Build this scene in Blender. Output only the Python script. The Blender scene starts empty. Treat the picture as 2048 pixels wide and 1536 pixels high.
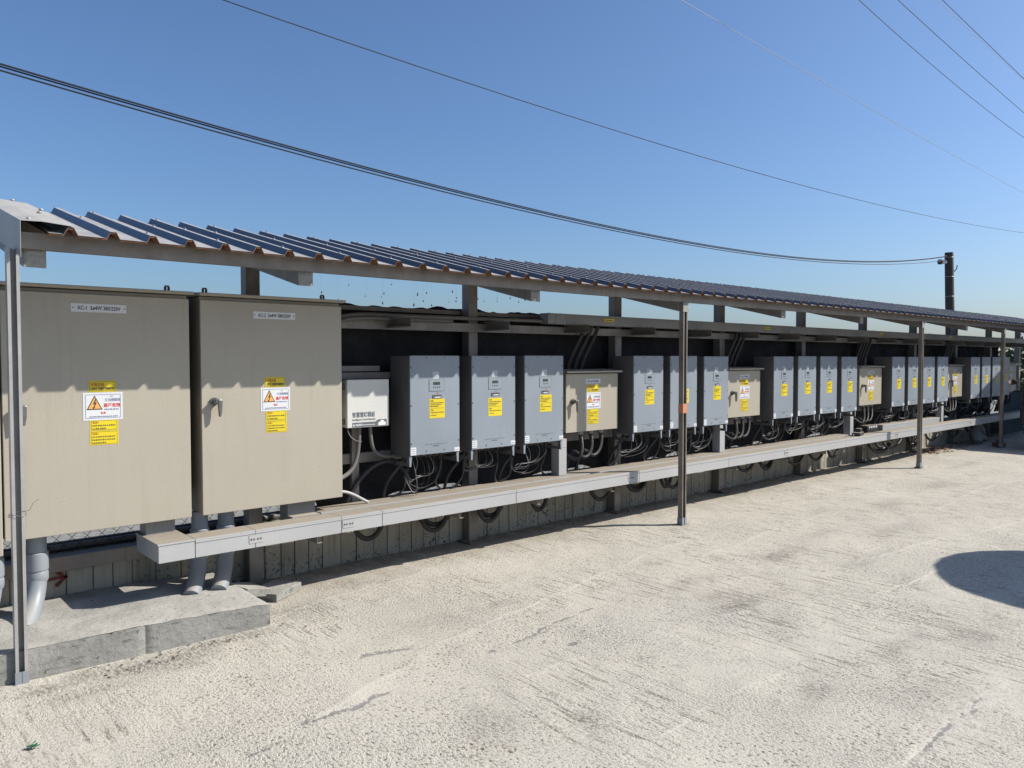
import bpy, bmesh, math, random
import numpy as np
from mathutils import Vector, Matrix

random.seed(7); rng = np.random.default_rng(7)
SC = bpy.context.scene
COL = SC.collection
rad = math.radians

# ------------------------------------------------------------------ camera, sky, sun, exposure
cam = bpy.data.cameras.new('camera'); camo = bpy.data.objects.new('camera', cam); COL.objects.link(camo)
cam.sensor_width = 36.0; cam.lens = 1535.0 / 2048.0 * 36.0
cam.clip_start = 0.05; cam.clip_end = 2000.0
camo.location = (0, 0, 1.6)
camo.rotation_euler = (rad(90 - 1.94), 0, rad(48.17 - 90))
SC.camera = camo

SUN_EL = 37.2                      # degrees above the horizon
SUN_AZ = 36.0                      # the light travels towards -X, turned this much towards +Y
L = Vector((-math.cos(rad(SUN_EL)) * math.cos(rad(SUN_AZ)), math.cos(rad(SUN_EL)) * math.sin(rad(SUN_AZ)), -math.sin(rad(SUN_EL))))
world = bpy.data.worlds.new('World'); SC.world = world; world.use_nodes = True
wn = world.node_tree; wn.nodes.clear()
sky = wn.nodes.new('ShaderNodeTexSky'); sky.sky_type = 'NISHITA'; sky.sun_disc = False
sky.sun_elevation = rad(SUN_EL)
sky.sun_rotation = math.atan2(-L.x, -L.y)     # compass bearing of the sun from +Y
sky.altitude = 0; sky.air_density = 1.0; sky.dust_density = 1.6; sky.ozone_density = 7.8
bg = wn.nodes.new('ShaderNodeBackground'); bg.inputs['Strength'].default_value = 0.099
wo = wn.nodes.new('ShaderNodeOutputWorld')
wn.links.new(sky.outputs[0], bg.inputs[0]); wn.links.new(bg.outputs[0], wo.inputs[0])
sl = bpy.data.lights.new('sun', 'SUN'); sl.energy = 5.0; sl.angle = rad(0.53); sl.color = (1.0, 0.945, 0.86)
so = bpy.data.objects.new('sun', sl); COL.objects.link(so)
so.rotation_euler = L.to_track_quat('-Z', 'Y').to_euler(); so.location = (10, -8, 12)
SC.view_settings.view_transform = 'Standard'; SC.view_settings.look = 'None'
SC.view_settings.exposure = 0.55; SC.view_settings.gamma = 1.0; SC.view_settings.use_curve_mapping = False
SC.render.engine = 'CYCLES'
SC.cycles.max_bounces = 6; SC.cycles.diffuse_bounces = 3; SC.cycles.glossy_bounces = 3

# ------------------------------------------------------------------ materials
class NT:
    def __init__(s, name):
        s.m = bpy.data.materials.new(name); s.m.use_nodes = True
        s.t = s.m.node_tree; s.b = s.t.nodes['Principled BSDF']
        s.pos = s.t.nodes.new('ShaderNodeNewGeometry')
    def link(s, a, b): s.t.links.new(a, b)
    def setin(s, sock, v):
        if hasattr(v, 'is_output') or isinstance(v, bpy.types.NodeSocket): s.link(v, sock)
        else: sock.default_value = v
    def math(s, op, a, b=None, clamp=False):
        n = s.t.nodes.new('ShaderNodeMath'); n.operation = op; n.use_clamp = clamp
        s.setin(n.inputs[0], a)
        if b is not None: s.setin(n.inputs[1], b)
        return n.outputs[0]
    def mapping(s, scale=(1, 1, 1), rot=(0, 0, 0), src=None):
        n = s.t.nodes.new('ShaderNodeMapping'); n.inputs['Scale'].default_value = scale; n.inputs['Rotation'].default_value = rot
        s.link(src or s.pos.outputs['Position'], n.inputs['Vector']); return n.outputs[0]
    def noise(s, scale, detail=4, rough=.55, vec=None, dist=0):
        n = s.t.nodes.new('ShaderNodeTexNoise'); n.inputs['Scale'].default_value = scale
        n.inputs['Detail'].default_value = detail; n.inputs['Roughness'].default_value = rough; n.inputs['Distortion'].default_value = dist
        s.link(vec or s.pos.outputs['Position'], n.inputs['Vector']); return n.outputs[0]
    def voronoi(s, scale, vec=None, feat='F1'):
        n = s.t.nodes.new('ShaderNodeTexVoronoi'); n.feature = feat; n.inputs['Scale'].default_value = scale
        s.link(vec or s.pos.outputs['Position'], n.inputs['Vector']); return n.outputs['Distance']
    def remap(s, v, a, b, c=0., d=1.):
        n = s.t.nodes.new('ShaderNodeMapRange'); n.clamp = True
        s.setin(n.inputs[0], v)
        for i, x in enumerate((a, b, c, d)): n.inputs[i + 1].default_value = x
        return n.outputs[0]
    def mix(s, f, a, b, mode='MIX'):
        n = s.t.nodes.new('ShaderNodeMix'); n.data_type = 'RGBA'; n.blend_type = mode
        s.setin(n.inputs[0], f)
        for i, c in ((6, a), (7, b)):
            if isinstance(c, (tuple, list)): n.inputs[i].default_value = (*c[:3], 1)
            else: s.link(c, n.inputs[i])
        return n.outputs[2]
    def attr(s, name):
        n = s.t.nodes.new('ShaderNodeAttribute'); n.attribute_name = name; return n.outputs['Fac']
    def bump(s, h, strength, dist):
        n = s.t.nodes.new('ShaderNodeBump'); n.inputs['Strength'].default_value = strength; n.inputs['Distance'].default_value = dist
        s.link(h, n.inputs['Height']); s.link(n.outputs[0], s.b.inputs['Normal']); return n
    def upness(s, lo=.5, hi=.9):
        sp = s.t.nodes.new('ShaderNodeSeparateXYZ'); s.link(s.pos.outputs['True Normal'], sp.inputs[0])
        return s.remap(s.math('ABSOLUTE', sp.outputs[2]) if False else sp.outputs[2], lo, hi)

def mat(name, col, rough=.55, metal=0., var=.1, scale=3., dust=None, dustc=(.36, .31, .24), streak=0., streakc=(.12, .09, .06),
        specks=0., speckc=(.06, .05, .04), rust=0., rustc=(.20, .085, .03), bump=0., bscale=60., spec=None):
    s = NT(name)
    n1 = s.noise(scale, 5)
    c = s.mix(s.remap(n1, .3, .7), tuple(x * (1 - var) for x in col), tuple(min(1, x * (1 + var)) for x in col))
    if streak:
        st = s.noise(1, 4, .6, s.mapping((26, 26, 1.3)))
        c = s.mix(s.remap(st, .52, .75, 0, streak), c, streakc)
    if rust:
        r = s.noise(5.5, 6, .7)
        c = s.mix(s.remap(r, .56, .70, 0, rust), c, rustc)
    if specks:
        sp = s.noise(95, 2, .5); m = s.noise(4, 3)
        c = s.mix(s.math('MULTIPLY', s.remap(sp, .66, .70), s.remap(m, .42, .6, .15, specks)), c, speckc)
    if dust:
        u = s.math('MULTIPLY', s.upness(), s.remap(s.noise(9, 5, .65), .25, .6, dust * .75, dust))
        c = s.mix(u, c, dustc)
        s.link(s.remap(u, 0, 1, rough, .9), s.b.inputs['Roughness'])
    else:
        s.link(s.remap(s.noise(scale * 4, 3), .3, .7, max(.02, rough - .07), min(1, rough + .07)), s.b.inputs['Roughness'])
    s.link(c, s.b.inputs['Base Color']); s.b.inputs['Metallic'].default_value = metal
    if spec is not None: s.b.inputs['Specular IOR Level'].default_value = spec
    if bump: s.bump(s.noise(bscale, 4), .5, bump)
    return s.m

MT = {}
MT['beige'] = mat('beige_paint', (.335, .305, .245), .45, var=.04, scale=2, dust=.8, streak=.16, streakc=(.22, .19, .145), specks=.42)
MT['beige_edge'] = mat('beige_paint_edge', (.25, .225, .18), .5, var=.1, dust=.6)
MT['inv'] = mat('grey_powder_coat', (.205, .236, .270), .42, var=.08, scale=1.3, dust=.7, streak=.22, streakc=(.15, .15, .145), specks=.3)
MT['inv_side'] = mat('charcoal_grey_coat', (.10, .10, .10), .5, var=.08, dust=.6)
MT['steel'] = mat('weathered_galvanised_steel', (.19, .172, .152), .5, .3, var=.2, scale=6, dust=.5, streak=.5, streakc=(.135, .108, .082), rust=.22)
MT['steel_light'] = mat('bright_galvanised_steel', (.34, .335, .325), .45, .3, var=.12, scale=9, dust=.3, streak=.45, streakc=(.22, .19, .15), rust=.15)
MT['steel_dark'] = mat('dark_painted_steel', (.10, .095, .09), .55, .2, var=.2, scale=6, dust=.5, rust=.3)
MT['tray'] = mat('white_trunking_paint', (.35, .352, .352), .4, var=.05, scale=2, dust=1., dustc=(.25, .215, .165), streak=.10, streakc=(.4, .37, .3), specks=.3)
MT['tray_grey'] = mat('grey_trunking_paint', (.20, .20, .195), .45, var=.08, dust=.9, streak=.25)
MT['pvc'] = mat('grey_pvc', (.20, .22, .24), .45, var=.07, scale=5, dust=.5, streak=.1)
MT['black_hose'] = mat('black_hose', (.022, .021, .02), .5, var=.3, scale=8, dust=.3, dustc=(.10, .085, .07))
MT['dark_conduit'] = mat('dusty_grey_conduit', (.115, .11, .10), .55, var=.15, scale=8, dust=.4)
MT['grey_cable'] = mat('pale_cable', (.17, .17, .163), .5, var=.4, scale=12)
MT['putty'] = mat('grey_putty', (.22, .225, .21), .8, var=.15, scale=25, bump=.006, bscale=30)
MT['foam'] = mat('rusty_foam', (.17, .072, .028), .9, var=.45, scale=30, bump=.004, bscale=90)
MT['sticker_yellow'] = mat('yellow_sticker', (.60, .47, .010), .4, var=.05)
MT['sticker_white'] = mat('white_sticker', (.56, .57, .58), .4, var=.03)
MT['sticker_grey'] = mat('silver_sticker', (.46, .49, .51), .4, var=.08, scale=60)
MT['ink'] = mat('black_ink', (.03, .03, .03), .5, var=.0)
MT['ink_red'] = mat('red_ink', (.50, .03, .02), .5, var=.0)
MT['ink_brown'] = mat('faded_red_ink', (.38, .10, .01), .5, var=.0)
MT['ink_blue'] = mat('blue_ink', (.05, .08, .20), .5, var=.0)
MT['orange'] = mat('orange_print', (.65, .33, .08), .5, var=.02)
MT['white'] = mat('white_print', (.6, .6, .6), .5, var=.0)
MT['band'] = mat('dark_grey_print', (.09, .105, .12), .5, var=.0)
MT['lcd'] = mat('lcd_glass', (.035, .05, .045), .15, var=.1)
MT['panel_edge'] = mat('display_membrane', (.215, .25, .285), .35, var=.03)
MT['abs'] = mat('white_abs_plastic', (.50, .50, .47), .45, var=.05, dust=.8, streak=.12, streakc=(.4, .36, .28), specks=.4)
MT['chrome'] = mat('dull_chrome', (.17, .17, .165), .3, .6, var=.15, scale=30)
MT['blackpl'] = mat('black_plastic', (.02, .02, .022), .45, var=.2, dust=.4)
MT['bolt'] = mat('rusty_bolt', (.22, .13, .08), .6, .4, var=.4, scale=80)
MT['copper'] = mat('copper_tape', (.50, .22, .12), .5, .2, var=.15, scale=30)
MT['redpaint'] = mat('red_spray_paint', (.13, .026, .02), .85, var=.5, scale=25, specks=1., speckc=(.2, .18, .15))
MT['pole'] = mat('dark_creosote_wood', (.035, .035, .03), .8, var=.3, scale=3)
MT['wire'] = mat('black_wire', (.012, .012, .014), .5, var=.0)
MT['wire_grey'] = mat('aluminium_wire', (.35, .36, .38), .4, .5, var=.0)
MT['house'] = mat('plaster', (.5, .5, .48), .8, var=.1, scale=.7)
MT['roof_far'] = mat('grey_roofing', (.38, .37, .36), .6, var=.1, scale=2)
MT['canvas'] = mat('beige_canvas', (.45, .40, .32), .8, var=.06)
MT['tin_green'] = mat('faded_green_tin', (.07, .09, .09), .55, .1, var=.2, scale=3, streak=.3)
MT['sack'] = mat('pale_plastic_sack', (.2, .2, .195), .7, var=.12, scale=6, bump=.01, bscale=14)
MT['brick'] = mat('red_brick', (.19, .09, .06), .85, var=.25, scale=25, bump=.004, bscale=80)
MT['scooter'] = mat('dark_scooter_paint', (.03, .03, .035), .25, var=.1)
MT['rubber'] = mat('tyre_rubber', (.02, .02, .02), .8, var=.2)
MT['mirror'] = mat('mirror_glass', (.85, .87, .9), .03, 1., var=.0)
MT['leafdry'] = mat('dry_leaf', (.16, .07, .035), .8, var=.4, scale=12)
MT['pebble'] = mat('dark_grit', (.12, .11, .095), .9, var=.5, scale=40)
MT['green_glass'] = mat('green_scrap', (.02, .14, .07), .4, var=.3, scale=40)

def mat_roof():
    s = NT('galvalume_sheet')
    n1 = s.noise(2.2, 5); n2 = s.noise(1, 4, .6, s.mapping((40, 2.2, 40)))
    c = s.mix(s.remap(n1, .3, .7), (.065, .083, .115), (.095, .113, .145))  # dark navy base carries the shade on the rib sides
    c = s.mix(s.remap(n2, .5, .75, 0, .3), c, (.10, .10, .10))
    c = s.mix(s.math('MULTIPLY', s.upness(.86, .97), s.remap(s.noise(7, 5, .6), .3, .65, .6, .97)), c, (.37, .36, .345))  # upward flats painted pale, as if sunlit beside the shaded ribs
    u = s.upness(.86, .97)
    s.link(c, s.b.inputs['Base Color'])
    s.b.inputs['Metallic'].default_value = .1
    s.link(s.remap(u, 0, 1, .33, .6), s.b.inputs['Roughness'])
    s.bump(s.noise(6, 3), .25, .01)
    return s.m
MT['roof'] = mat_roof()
MT['flashing'] = mat('pale_flashing', (.34, .335, .31), .5, .15, var=.1, scale=4, dust=.6, dustc=(.33, .32, .30), streak=.2, streakc=(.2, .18, .15))

def mat_concrete_wall():
    s = NT('board_marked_concrete')
    c = s.mix(s.remap(s.noise(2.2, 6, .6), .3, .7), (.225, .203, .155), (.36, .328, .262))
    oi = s.t.nodes.new('ShaderNodeObjectInfo')
    c = s.mix(s.remap(oi.outputs['Random'], 0, 1, 0, .45), c, (.40, .37, .305))
    c = s.mix(s.remap(s.noise(1, 5, .65, s.mapping((35, 35, 2.5))), .5, .72, 0, .55), c, (.12, .10, .08))
    sep = s.t.nodes.new('ShaderNodeSeparateXYZ'); s.link(s.pos.outputs['Position'], sep.inputs[0])
    low = s.remap(sep.outputs[2], .02, .26, 1, .0)
    tar = s.math('MULTIPLY', s.remap(s.noise(42, 4, .6), .56, .62), s.remap(s.math('ADD', s.math('MULTIPLY', low, .30), s.noise(3, 3)), .58, .85))
    c = s.mix(tar, c, (.035, .035, .037))
    s.link(c, s.b.inputs['Base Color']); s.b.inputs['Roughness'].default_value = .9
    s.bump(s.noise(1, 5, .65, s.mapping((60, 60, 14))), .6, .006)
    return s.m
MT['wall'] = mat_concrete_wall()

def mat_plinth():
    s = NT('cast_concrete')
    c = s.mix(s.remap(s.noise(5, 7, .62), .3, .7), (.165, .164, .15), (.27, .266, .243))
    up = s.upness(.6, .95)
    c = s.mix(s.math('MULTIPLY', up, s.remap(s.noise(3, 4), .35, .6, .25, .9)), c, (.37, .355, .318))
    pit = s.math('MULTIPLY', s.remap(s.noise(1, 5, .6, s.mapping((9, 9, 34))), .56, .70), s.remap(up, 0, 1, 1, .25))
    c = s.mix(s.math('MULTIPLY', pit, .8), c, (.075, .072, .065))
    c = s.mix(s.math('MULTIPLY', s.remap(s.noise(30, 3), .66, .7), .8), c, (.07, .07, .06))
    s.link(c, s.b.inputs['Base Color']); s.b.inputs['Roughness'].default_value = .92
    s.bump(s.noise(30, 7, .7), .9, .010)
    return s.m
MT['plinth'] = mat_plinth()

def mat_ground():
    s = NT('raked_concrete')
    stain, crack, ridge, gv = s.attr('stain'), s.attr('crack'), s.attr('ridge'), s.attr('groove')
    warp = s.noise(3.0, 2)
    grain = s.noise(1, 3, .6, s.mapping((130, 96, 100)), .2)
    coarse = s.noise(1, 2, .5, s.mapping((74, 50, 60)), .3)                 # crumbly grit
    rake = s.noise(1, 3, .62, s.mapping((34, 3.2, 30), (0, 0, rad(2))), .3)  # rake marks across the yard
    h = s.math('ADD', s.math('MULTIPLY', s.math('ADD', grain, s.math('MULTIPLY', coarse, .9)), s.remap(gv, 0, 1, 1., .8)), s.math('MULTIPLY', rake, s.remap(gv, 0, 1, .2, 1.2)))
    smooth = s.remap(s.noise(1.1, 3), .36, .62, .35, 1.)
    h = s.math('MULTIPLY', h, s.math('MULTIPLY', smooth, s.remap(ridge, 0, 1, 1, .25)))
    c = s.mix(s.remap(s.noise(.9, 6, .6), .3, .7), (.43, .402, .342), (.482, .452, .386))
    c = s.mix(s.remap(s.noise(4.5, 5, .6), .35, .7, 0, .35), c, (.40, .378, .335))
    c = s.mix(s.remap(s.noise(.55, 4, .6), .55, .72, 0, .45), c, (.38, .362, .33))
    pit = s.math('MULTIPLY', s.remap(grain, .37, .46, 1, 0), s.remap(s.noise(2.3, 4, .6), .38, .66, .3, .9))
    pit2 = s.math('MULTIPLY', s.math('MULTIPLY', s.remap(rake, .37, .45, 1, 0), s.remap(grain, .44, .60, 1, .15)), s.remap(gv, .2, .9, .0, .95))
    pit3 = s.math('MULTIPLY', s.remap(coarse, .33, .43, 1, 0), s.remap(s.noise(1.7, 4, .6), .36, .62, .25, 1.))
    pit3 = s.math('MAXIMUM', pit3, s.math('MULTIPLY', s.remap(coarse, .44, .54, 1, 0), s.remap(s.noise(2.9, 5, .65), .56, .70, 0, .75)))
    c = s.mix(s.math('MAXIMUM', s.math('MAXIMUM', pit, pit2), pit3), c, (.125, .11, .085))  # dirt colour in pits and rake grooves, doubling as their self-shadow
    c = s.mix(s.math('MULTIPLY', s.remap(coarse, .60, .72), .5), c, (.50, .47, .405))
    st = s.math('MULTIPLY', stain, s.remap(s.noise(1, 4, .65, s.mapping((70, 24, 30))), .40, .60, .1, 1.15))
    c = s.mix(st, c, (.13, .115, .10))
    c = s.mix(s.math('MULTIPLY', ridge, .42), c, (.56, .53, .46))
    ck = s.remap(s.math('ADD', crack, s.math('MULTIPLY', s.math('SUBTRACT', s.noise(30, 5, .75), .5), 3.4)), .55, .68, 0, .8)
    ck = s.math('MULTIPLY', ck, s.remap(crack, .05, .3))
    c = s.mix(ck, c, (.17, .165, .16))
    # dirt along the foot of the wall
    sep = s.t.nodes.new('ShaderNodeSeparateXYZ'); s.link(s.pos.outputs['Position'], sep.inputs[0])
    foot = s.math('MULTIPLY', s.remap(sep.outputs[1], 4.55, 5.2), s.remap(s.math('ADD', s.math('MULTIPLY', s.noise(5, 5, .65), .6), s.math('MULTIPLY', rake, .4)), .38, .55))
    c = s.mix(s.math('MULTIPLY', foot, .75), c, (.20, .165, .125))
    s.link(c, s.b.inputs['Base Color']); s.b.inputs['Roughness'].default_value = .95
    s.b.inputs['Specular IOR Level'].default_value = .25
    s.bump(h, .85, .0085)
    return s.m
MT['ground'] = mat_ground()
MT['gravel'] = mat('grey_gravel_land', (.20, .195, .18), .95, var=.35, scale=14, specks=.8, bump=.02, bscale=40)

def mat_tarp():
    s = NT('black_shade_cloth')
    c = s.mix(s.remap(s.noise(5, 5), .35, .7), (.010, .010, .011), (.024, .024, .027))
    c = s.mix(s.remap(s.noise(38, 4, .7), .66, .74, 0, .5), c, (.16, .16, .16))
    s.link(c, s.b.inputs['Base Color']); s.b.inputs['Roughness'].default_value = .8
    s.b.inputs['Specular IOR Level'].default_value = .3
    s.bump(s.noise(7, 5), .6, .04)
    return s.m
MT['tarp'] = mat_tarp()
def mat_leaf():
    s = NT('dark_foliage')
    c = s.mix(s.noise(3, 3), (.03, .05, .02), (.07, .10, .04)); s.link(c, s.b.inputs['Base Color'])
    s.b.inputs['Roughness'].default_value = .6; return s.m
MT['leaf'] = mat_leaf()

# ------------------------------------------------------------------ mesh helpers
_txt = {}
def text_poly(t, size, bold=0):
    k = (t, size, bold)
    if k not in _txt:
        cu = bpy.data.curves.new('tmp_text', 'FONT'); cu.body = t; cu.size = size; cu.resolution_u = 2; cu.offset = bold
        cu.align_x = 'LEFT'
        o = bpy.data.objects.new('tmp_text', cu); COL.objects.link(o)
        dg = bpy.context.evaluated_depsgraph_get()
        me = bpy.data.meshes.new_from_object(o.evaluated_get(dg))
        vs = [(v.co.x, v.co.y) for v in me.vertices]; fs = [tuple(p.vertices) for p in me.polygons]
        bpy.data.objects.remove(o); bpy.data.curves.remove(cu); bpy.data.meshes.remove(me)
        _txt[k] = (vs, fs)
    return _txt[k]

class MB:
    def __init__(s): s.v = []; s.f = []
    def add(s, vs, fs):
        b = len(s.v); s.v += [tuple(v) for v in vs]; s.f += [tuple(i + b for i in f) for f in fs]; return s
    def box(s, x0, x1, y0, y1, z0, z1):
        return s.add([(x0, y0, z0), (x1, y0, z0), (x1, y1, z0), (x0, y1, z0), (x0, y0, z1), (x1, y0, z1), (x1, y1, z1), (x0, y1, z1)],
                     [(3, 2, 1, 0), (4, 5, 6, 7), (0, 1, 5, 4), (1, 2, 6, 5), (2, 3, 7, 6), (3, 0, 4, 7)])
    def obox(s, c, ax, ay, az):      # oriented box: centre and three half vectors
        c, ax, ay, az = map(Vector, (c, ax, ay, az))
        vs = [c + i * ax + j * ay + k * az for k in (-1, 1) for i, j in ((-1, -1), (1, -1), (1, 1), (-1, 1))]
        return s.add(vs, [(3, 2, 1, 0), (4, 5, 6, 7), (0, 1, 5, 4), (1, 2, 6, 5), (2, 3, 7, 6), (3, 0, 4, 7)])
    def prism(s, poly, axis, a, b):  # closed 2D polygon swept along an axis
        n = len(poly)
        def P(u, w, t): return {'x': (t, u, w), 'y': (u, t, w), 'z': (u, w, t)}[axis]
        vs = [P(u, w, a) for u, w in poly] + [P(u, w, b) for u, w in poly]
        return s.add(vs, [tuple(range(n))[::-1], tuple(range(n, 2 * n))] + [(i, (i + 1) % n, (i + 1) % n + n, i + n) for i in range(n)])
    def tube(s, path, r, n=8, caps=True, ribs=0):
        P = [Vector(p) for p in path]; m = len(P); up = Vector((0.13, 0.31, .94)); rings = []
        for i, p in enumerate(P):
            t = (P[min(i + 1, m - 1)] - P[max(i - 1, 0)]).normalized()
            a = t.cross(up)
            if a.length < 1e-3: a = t.cross(Vector((1, 0, 0)))
            a.normalize(); b = a.cross(t); up = b
            rr = r(i / (m - 1)) if callable(r) else r
            if ribs and i % 2: rr *= ribs
            rings.append([p + rr * (math.cos(2 * math.pi * k / n) * a + math.sin(2 * math.pi * k / n) * b) for k in range(n)])
        vs = [v for rg in rings for v in rg]; fs = []
        for i in range(m - 1):
            for k in range(n):
                fs.append((i * n + k, i * n + (k + 1) % n, (i + 1) * n + (k + 1) % n, (i + 1) * n + k))
        if caps: fs += [tuple(range(n))[::-1], tuple(range((m - 1) * n, m * n))]
        return s.add(vs, fs)
    def cyl(s, p0, p1, r, n=12, r1=None):
        r1 = r if r1 is None else r1
        return s.tube([p0, p1], lambda t: r + (r1 - r) * t, n)
    def ball(s, c, rx, ry, rz, n=10, m=6):
        vs = [(c[0], c[1], c[2] - rz)]; fs = []
        for j in range(1, m):
            a = -math.pi / 2 + math.pi * j / m
            vs += [(c[0] + rx * math.cos(a) * math.cos(2 * math.pi * k / n), c[1] + ry * math.cos(a) * math.sin(2 * math.pi * k / n), c[2] + rz * math.sin(a)) for k in range(n)]
        vs.append((c[0], c[1], c[2] + rz)); e = len(vs) - 1
        for k in range(n):
            fs.append((0, 1 + (k + 1) % n, 1 + k)); fs.append((e, e - n + k, e - n + (k + 1) % n))
        for j in range(m - 2):
            for k in range(n):
                fs.append((1 + j * n + k, 1 + j * n + (k + 1) % n, 1 + (j + 1) * n + (k + 1) % n, 1 + (j + 1) * n + k))
        return s.add(vs, fs)
    def torus(s, c, R, r, axis='y', n=24, m=8):
        vs = []; fs = []
        for i in range(n):
            a = 2 * math.pi * i / n
            for j in range(m):
                b = 2 * math.pi * j / m; q = R + r * math.cos(b)
                u, w, t = q * math.cos(a), q * math.sin(a), r * math.sin(b)
                d = {'x': (t, u, w), 'y': (u, t, w), 'z': (u, w, t)}[axis]
                vs.append((c[0] + d[0], c[1] + d[1], c[2] + d[2]))
        for i in range(n):
            for j in range(m): fs.append((i * m + j, i * m + (j + 1) % m, (i + 1) % n * m + (j + 1) % m, (i + 1) % n * m + j))
        return s.add(vs, fs)
    def text(s, t, size, x, z, y, align='l', bold=0, width=None):   # upright text facing -Y
        vs, fs = text_poly(t, size, bold)
        xs = [v[0] for v in vs]; w = max(xs) - min(xs); k = 1.0 if width is None else width / w
        off = -min(xs) * k - (w * k / 2 if align == 'c' else 0)
        return s.add([(x + off + v[0] * k, y, z + v[1]) for v in vs], fs)
    def bars(s, x0, x1, z, h, y, seed=0, ch=None):      # a row of tiny illegible characters
        r = random.Random(seed); ch = ch or h * .95; x = x0
        while x < x1 - ch * .3:
            w = ch * r.uniform(.55, .85)
            s.quadxz(x, min(x + w, x1), z, z + h * r.uniform(.75, 1), y); x += ch * r.uniform(1., 1.25)
        return s
    def quadxz(s, x0, x1, z0, z1, y): return s.add([(x0, y, z0), (x1, y, z0), (x1, y, z1), (x0, y, z1)], [(0, 1, 2, 3)])
    def frame(s, x0, x1, z0, z1, w, y):
        s.quadxz(x0, x1, z0, z0 + w, y); s.quadxz(x0, x1, z1 - w, z1, y); s.quadxz(x0, x0 + w, z0 + w, z1 - w, y)
        return s.quadxz(x1 - w, x1, z0 + w, z1 - w, y)
    def build(s, name, m, parent=None, smooth=False, bevel=0, seg=2, kind=None, at=None):
        o0 = origin(parent) if at is None else Vector(at)
        me = bpy.data.meshes.new(name)
        me.from_pydata([(v[0] - o0.x, v[1] - o0.y, v[2] - o0.z) for v in s.v], [], s.f); me.update()
        if bevel:
            bm = bmesh.new(); bm.from_mesh(me)
            bm.normal_update()
            es = [e for e in bm.edges if len(e.link_faces) == 2 and e.calc_face_angle(0) > rad(28)]
            bmesh.ops.bevel(bm, geom=es, offset=bevel, segments=seg, profile=.5, affect='EDGES', clamp_overlap=True)
            bm.to_mesh(me); bm.free()
        if smooth:
            me.shade_smooth()
            try: me.set_sharp_from_angle(angle=rad(40))
            except Exception: pass
        me.materials.append(MT[m] if isinstance(m, str) else m)
        o = bpy.data.objects.new(name, me); COL.objects.link(o)
        if parent is not None: o.parent = parent
        elif at is not None: o.location = at
        if kind: o['kind'] = kind
        return o

def origin(o):
    v = Vector((0, 0, 0))
    while o is not None: v = v + o.location; o = o.parent
    return v
def tag(o, label, cat, group=None):
    o['label'] = label; o['category'] = cat
    if group: o['group'] = group
    return o
def thing(name, loc, label, cat, group=None):
    o = bpy.data.objects.new(name, None); COL.objects.link(o); o.location = loc; o.empty_display_size = .1
    return tag(o, label, cat, group)
ORD = 'first second third fourth fifth sixth seventh eighth ninth tenth eleventh twelfth thirteenth fourteenth fifteenth sixteenth seventeenth eighteenth nineteenth twentieth twenty-first twenty-second twenty-third twenty-fourth twenty-fifth twenty-sixth twenty-seventh twenty-eighth twenty-ninth thirtieth'.split()
def copy_tree(o, parent=None):
    c = o.copy(); COL.objects.link(c); c.parent = parent
    for ch in [k for k in list(o.children)]: copy_tree(ch, c)
    return c
def bez(p0, p1, p2, p3, n=16):
    p0, p1, p2, p3 = map(Vector, (p0, p1, p2, p3))
    return [(1 - t) ** 3 * p0 + 3 * (1 - t) ** 2 * t * p1 + 3 * (1 - t) * t * t * p2 + t ** 3 * p3 for t in [i / n for i in range(n + 1)]]

# ------------------------------------------------------------------ ground
def smooth_noise(nx, ny, cell, seed):
    r = np.random.default_rng(seed); gx, gy = int(nx / cell) + 3, int(ny / cell) + 3
    g = r.standard_normal((gx, gy)); x = np.arange(nx) / cell; y = np.arange(ny) / cell
    xi = x.astype(int); yi = y.astype(int); fx = (x - xi)[:, None]; fy = (y - yi)[None]
    fx = fx * fx * (3 - 2 * fx); fy = fy * fy * (3 - 2 * fy)
    a = g[xi][:, yi]; b = g[xi + 1][:, yi]; c = g[xi][:, yi + 1]; d = g[xi + 1][:, yi + 1]
    return (a * (1 - fx) + b * fx) * (1 - fy) + (c * (1 - fx) + d * fx) * fy

def seg_dist(X, Y, pts):
    D = np.full(X.shape, 9.)
    for (x0, y0), (x1, y1) in zip(pts[:-1], pts[1:]):
        dx, dy = x1 - x0, y1 - y0; t = np.clip(((X - x0) * dx + (Y - y0) * dy) / (dx * dx + dy * dy + 1e-9), 0, 1)
        D = np.minimum(D, np.hypot(X - x0 - t * dx, Y - y0 - t * dy))
    return D

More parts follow.
